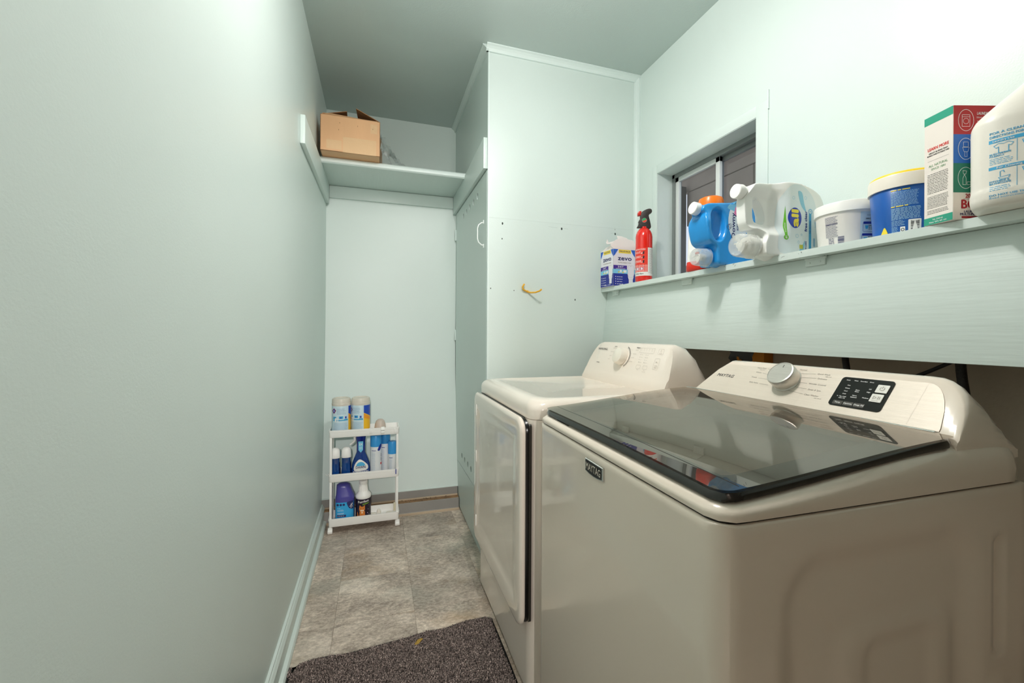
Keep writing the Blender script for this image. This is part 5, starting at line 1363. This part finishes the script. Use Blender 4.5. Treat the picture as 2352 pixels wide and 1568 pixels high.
g = G(); g.lathe([(.0235, .204), (.024, .205), (.024, .221), (.022, .2235), (0, .224)], 36); mk('cap', g, PLWHITE, cl, sm=30)
cf = cyl(.042, -PI/2-.15, 0)
D(cf, .0005, maxlen=.006).rect(-.070, .004, .070, .126).mk('label', mat('label_plum', (34, 22, 44), .3, var=.5, vscale=30), cl)
D(cf, .0012).text('Purrfect', .008, .112, .0125, rot=.10, bold=.012, w=.062).mk('lettering', INKW, cl)
D(cf, .0012).text('potion', .022, .100, .0085, rot=.10, bold=.012, w=.034).mk('lettering', mat('lime_ink', (150, 210, 50), .4), cl)
CATO = mat('cat_orange', (226, 134, 54), .45)
D(cf, .0009, maxlen=.006).ell(0, .070, .0165, .0150).poly([(-.016, .074), (-.012, .094), (-.002, .082)]).poly([(.016, .074), (.016, .093), (.004, .082)]).poly([(-.016, .006), (.018, .006), (.016, .058), (-.013, .058)]).poly([(-.030, .006), (-.016, .006), (-.018, .03), (-.027, .054), (-.030, .05)]).mk('printed_cat', CATO, cl)
D(cf, .0013, maxlen=.006).ell(-.003, .062, .006, .004).ell(.005, .062, .006, .004).ell(.001, .050, .004).mk('printed_muzzle', mat('muzzle', (246, 226, 204), .45), cl)
D(cf, .0014).ell(-.006, .073, .0022, .0018).ell(.007, .073, .0022, .0018).ell(.001, .065, .0012).line(-.013, .040, .008, .010, .0022).mk('printed_eye', INKB, cl)
D(cf, .0014).line(-.009, .081, -.006, .076, .001).line(.001, .083, .001, .077, .001).line(.010, .081, .007, .076, .001).line(-.014, .070, -.009, .068, .001).line(.015, .070, .011, .068, .001).mk('printed_stripe', mat('cat_dark', (180, 84, 24), .45), cl)
D(cf, .0010, maxlen=.006).ell(.036, .064, .002).ell(.032, .044, .003).ell(.042, .034, .002).ell(.028, .030, .002).ell(.038, .088, .0015).mk('printed_sparkle', mat('lilac', (180, 160, 200), .4), cl)
D(cf, .0011, maxlen=.006).poly([(.012, .004), (.045, .004), (.048, .014), (.03, .011), (.014, .015)]).mk('printed_grass', GREENP, cl)
sn = thing('plastic_nozzle', 'small white plastic nozzle lying in the bottom tray', 'nozzle', (.016, 2.625, BZ))
g = G(); g.loft([[(a, b_, z) for a, b_ in sup(w, w*.6, 2.2, 24)] for w, z in [(.028, 0), (.026, .02), (.020, .034), (.010, .042), (.003, .044)]]); mk('nozzle_shell', g, PLWARM, sn, sm=60)
mk('nozzle_foot', G().box(-.045, -.010, 0, -.016, .010, .024), PLWARM, sn, bev=.004)
sn2 = thing('bottle_cap', 'small flat white cap at the right end of the bottom tray', 'cap', (.075, 2.63, BZ))
g = G(); g.lathe([(.020, 0), (.020, .012), (.017, .016), (0, .017)], 24); mk('cap_shell', g, PLWARM, sn2, sm=35)
cl2 = thing('broom_clip', 'beige plastic clip tucked behind the cart\'s lower right post', 'clip', (.110, 2.682, BZ))
mk('clip_body', G().box(-.008, -.006, 0, .010, .006, .05), mat('clip_beige', (226, 216, 190), .4), cl2, bev=.002)

# ================================================================== door mat
mt = thing('door_mat', 'dark brown speckled pile mat with black rubber border', 'mat', (.070, 1.1, 0))
edge = [(-.345, -.62), (-.345, .40), (-.342, .45), (-.325, .492), (-.29, .508), (-.225, .510), (-.16, .505), (-.05, .513), (.05, .522), (.075, .526), (.12, .532), (.18, .529), (.24, .541), (.30, .546), (.345, .545), (.366, .53), (.372, .50), (.372, .2), (.358, .06), (.352, -.1), (.350, -.62)]
es = spline(edge, 4)
def inset(poly, d):
    n = len(poly); out = []
    for i in range(n):
        a, b_, c_ = Vector(poly[i-1]), Vector(poly[i]), Vector(poly[(i+1) % n])
        t = (c_-a).normalized(); nrm = Vector((-t.y, t.x)); out.append(tuple(b_-nrm*d*-1))
    return out
area = sum(es[i-1][0]*es[i][1]-es[i][0]*es[i-1][1] for i in range(len(es)))
sg = 1 if area > 0 else -1
g = G(); i1 = inset(es, .003*sg); i2 = inset(es, .011*sg)
g.loft([[(x, y, .0004) for x, y in es], [(x, y, .0022) for x, y in es], [(x, y, .0036) for x, y in i1], [(x, y, .0040) for x, y in i2]])
mk('rubber_backing', g, RUBBER, mt, sm=0)
import array
poly = inset(es, .009*sg)
def inside(x, y):
    c_ = False; j = len(poly)-1
    for i in range(len(poly)):
        if (poly[i][1] > y) != (poly[j][1] > y) and x < (poly[j][0]-poly[i][0])*(y-poly[i][1])/(poly[j][1]-poly[i][1])+poly[i][0]: c_ = not c_
        j = i
    return c_
rr_ = random.Random(11); vs = []; fs = []
step = .0031; y = -.60
while y < .56:
    x = -.36
    while x < .37:
        if (y > -.05 or rr_.random() < .4) and inside(x, y):
            px_, py_ = x+rr_.uniform(-.0016, .0016), y+rr_.uniform(-.0016, .0016)
            a = rr_.uniform(0, PI); w = rr_.uniform(.0012, .0022); hh = rr_.uniform(.005, .009)
            tx, ty = rr_.uniform(-.003, .003), rr_.uniform(-.003, .003)
            c_, s_ = math.cos(a)*w, math.sin(a)*w; k = len(vs)
            vs += [(px_-c_, py_-s_, .003), (px_+c_, py_+s_, .003), (px_+tx+c_*.8, py_+ty+s_*.8, .003+hh), (px_+tx-c_*.8, py_+ty-s_*.8, .003+hh), (px_-s_, py_+c_, .003), (px_+s_, py_-c_, .003), (px_+tx+s_*.8, py_+ty-c_*.8, .0025+hh), (px_+tx-s_*.8, py_+ty+c_*.8, .0025+hh)]
            fs += [(k, k+1, k+2, k+3), (k+4, k+5, k+6, k+7)]
        x += step
    y += step
me = bpy.data.meshes.new('pile'); me.from_pydata(vs, [], fs); me.materials.append(mat('pile_brown', (152, 138, 132), .95, var=.75, vscale=260, rand=.8))
pile = bpy.data.objects.new('pile', me); link(pile, mt); pile['kind'] = 'stuff'
lf = thing('dry_leaf', 'small yellow leaf scrap lying on the dark mat', 'leaf', (.150, 1.572, .0118), .5)
g = G(); lo_ = spline([(-.016, 0), (-.008, .007), (.004, .008), (.014, .003), (.018, -.002), (.008, -.006), (-.006, -.007)], 3)
g.loft([[(x, y, .0+.003*math.sin(x*120)) for x, y in lo_], [(x, y, .0008+.003*math.sin(x*120)) for x, y in lo_]]); mk('leaf_blade', g, mat('leaf_ochre', (176, 140, 60), .6), lf)

# ================================================================== ceiling fixture (above the frame)
cl_ = thing('ceiling_light', 'two-bulb ceiling light fixture on the aqua ceiling', 'light', (.51, .99, ZC))
g = G(); g.lathe([(.10, 0), (.10, -.008), (.085, -.022), (.03, -.03), (.02, -.05), (0, -.05)], 40); mk('canopy', g, PLWHITE, cl_, sm=40)
for b_ in BULBS:
    dx, dy = b_[0]-.51, b_[1]-.99
    g = G(); g.tube([(0, 0, -.04), (dx*.5, dy*.5, -.055), (dx, dy, -.06), (dx, dy, -.10)], .010, 12); g.lathe([(.018, -.09), (.050, -.145), (.048, -.145), (.016, -.095)], 24, Matrix.Translation((dx, dy, 0))); mk('socket_arm', g, PLWHITE, cl_, sm=40)
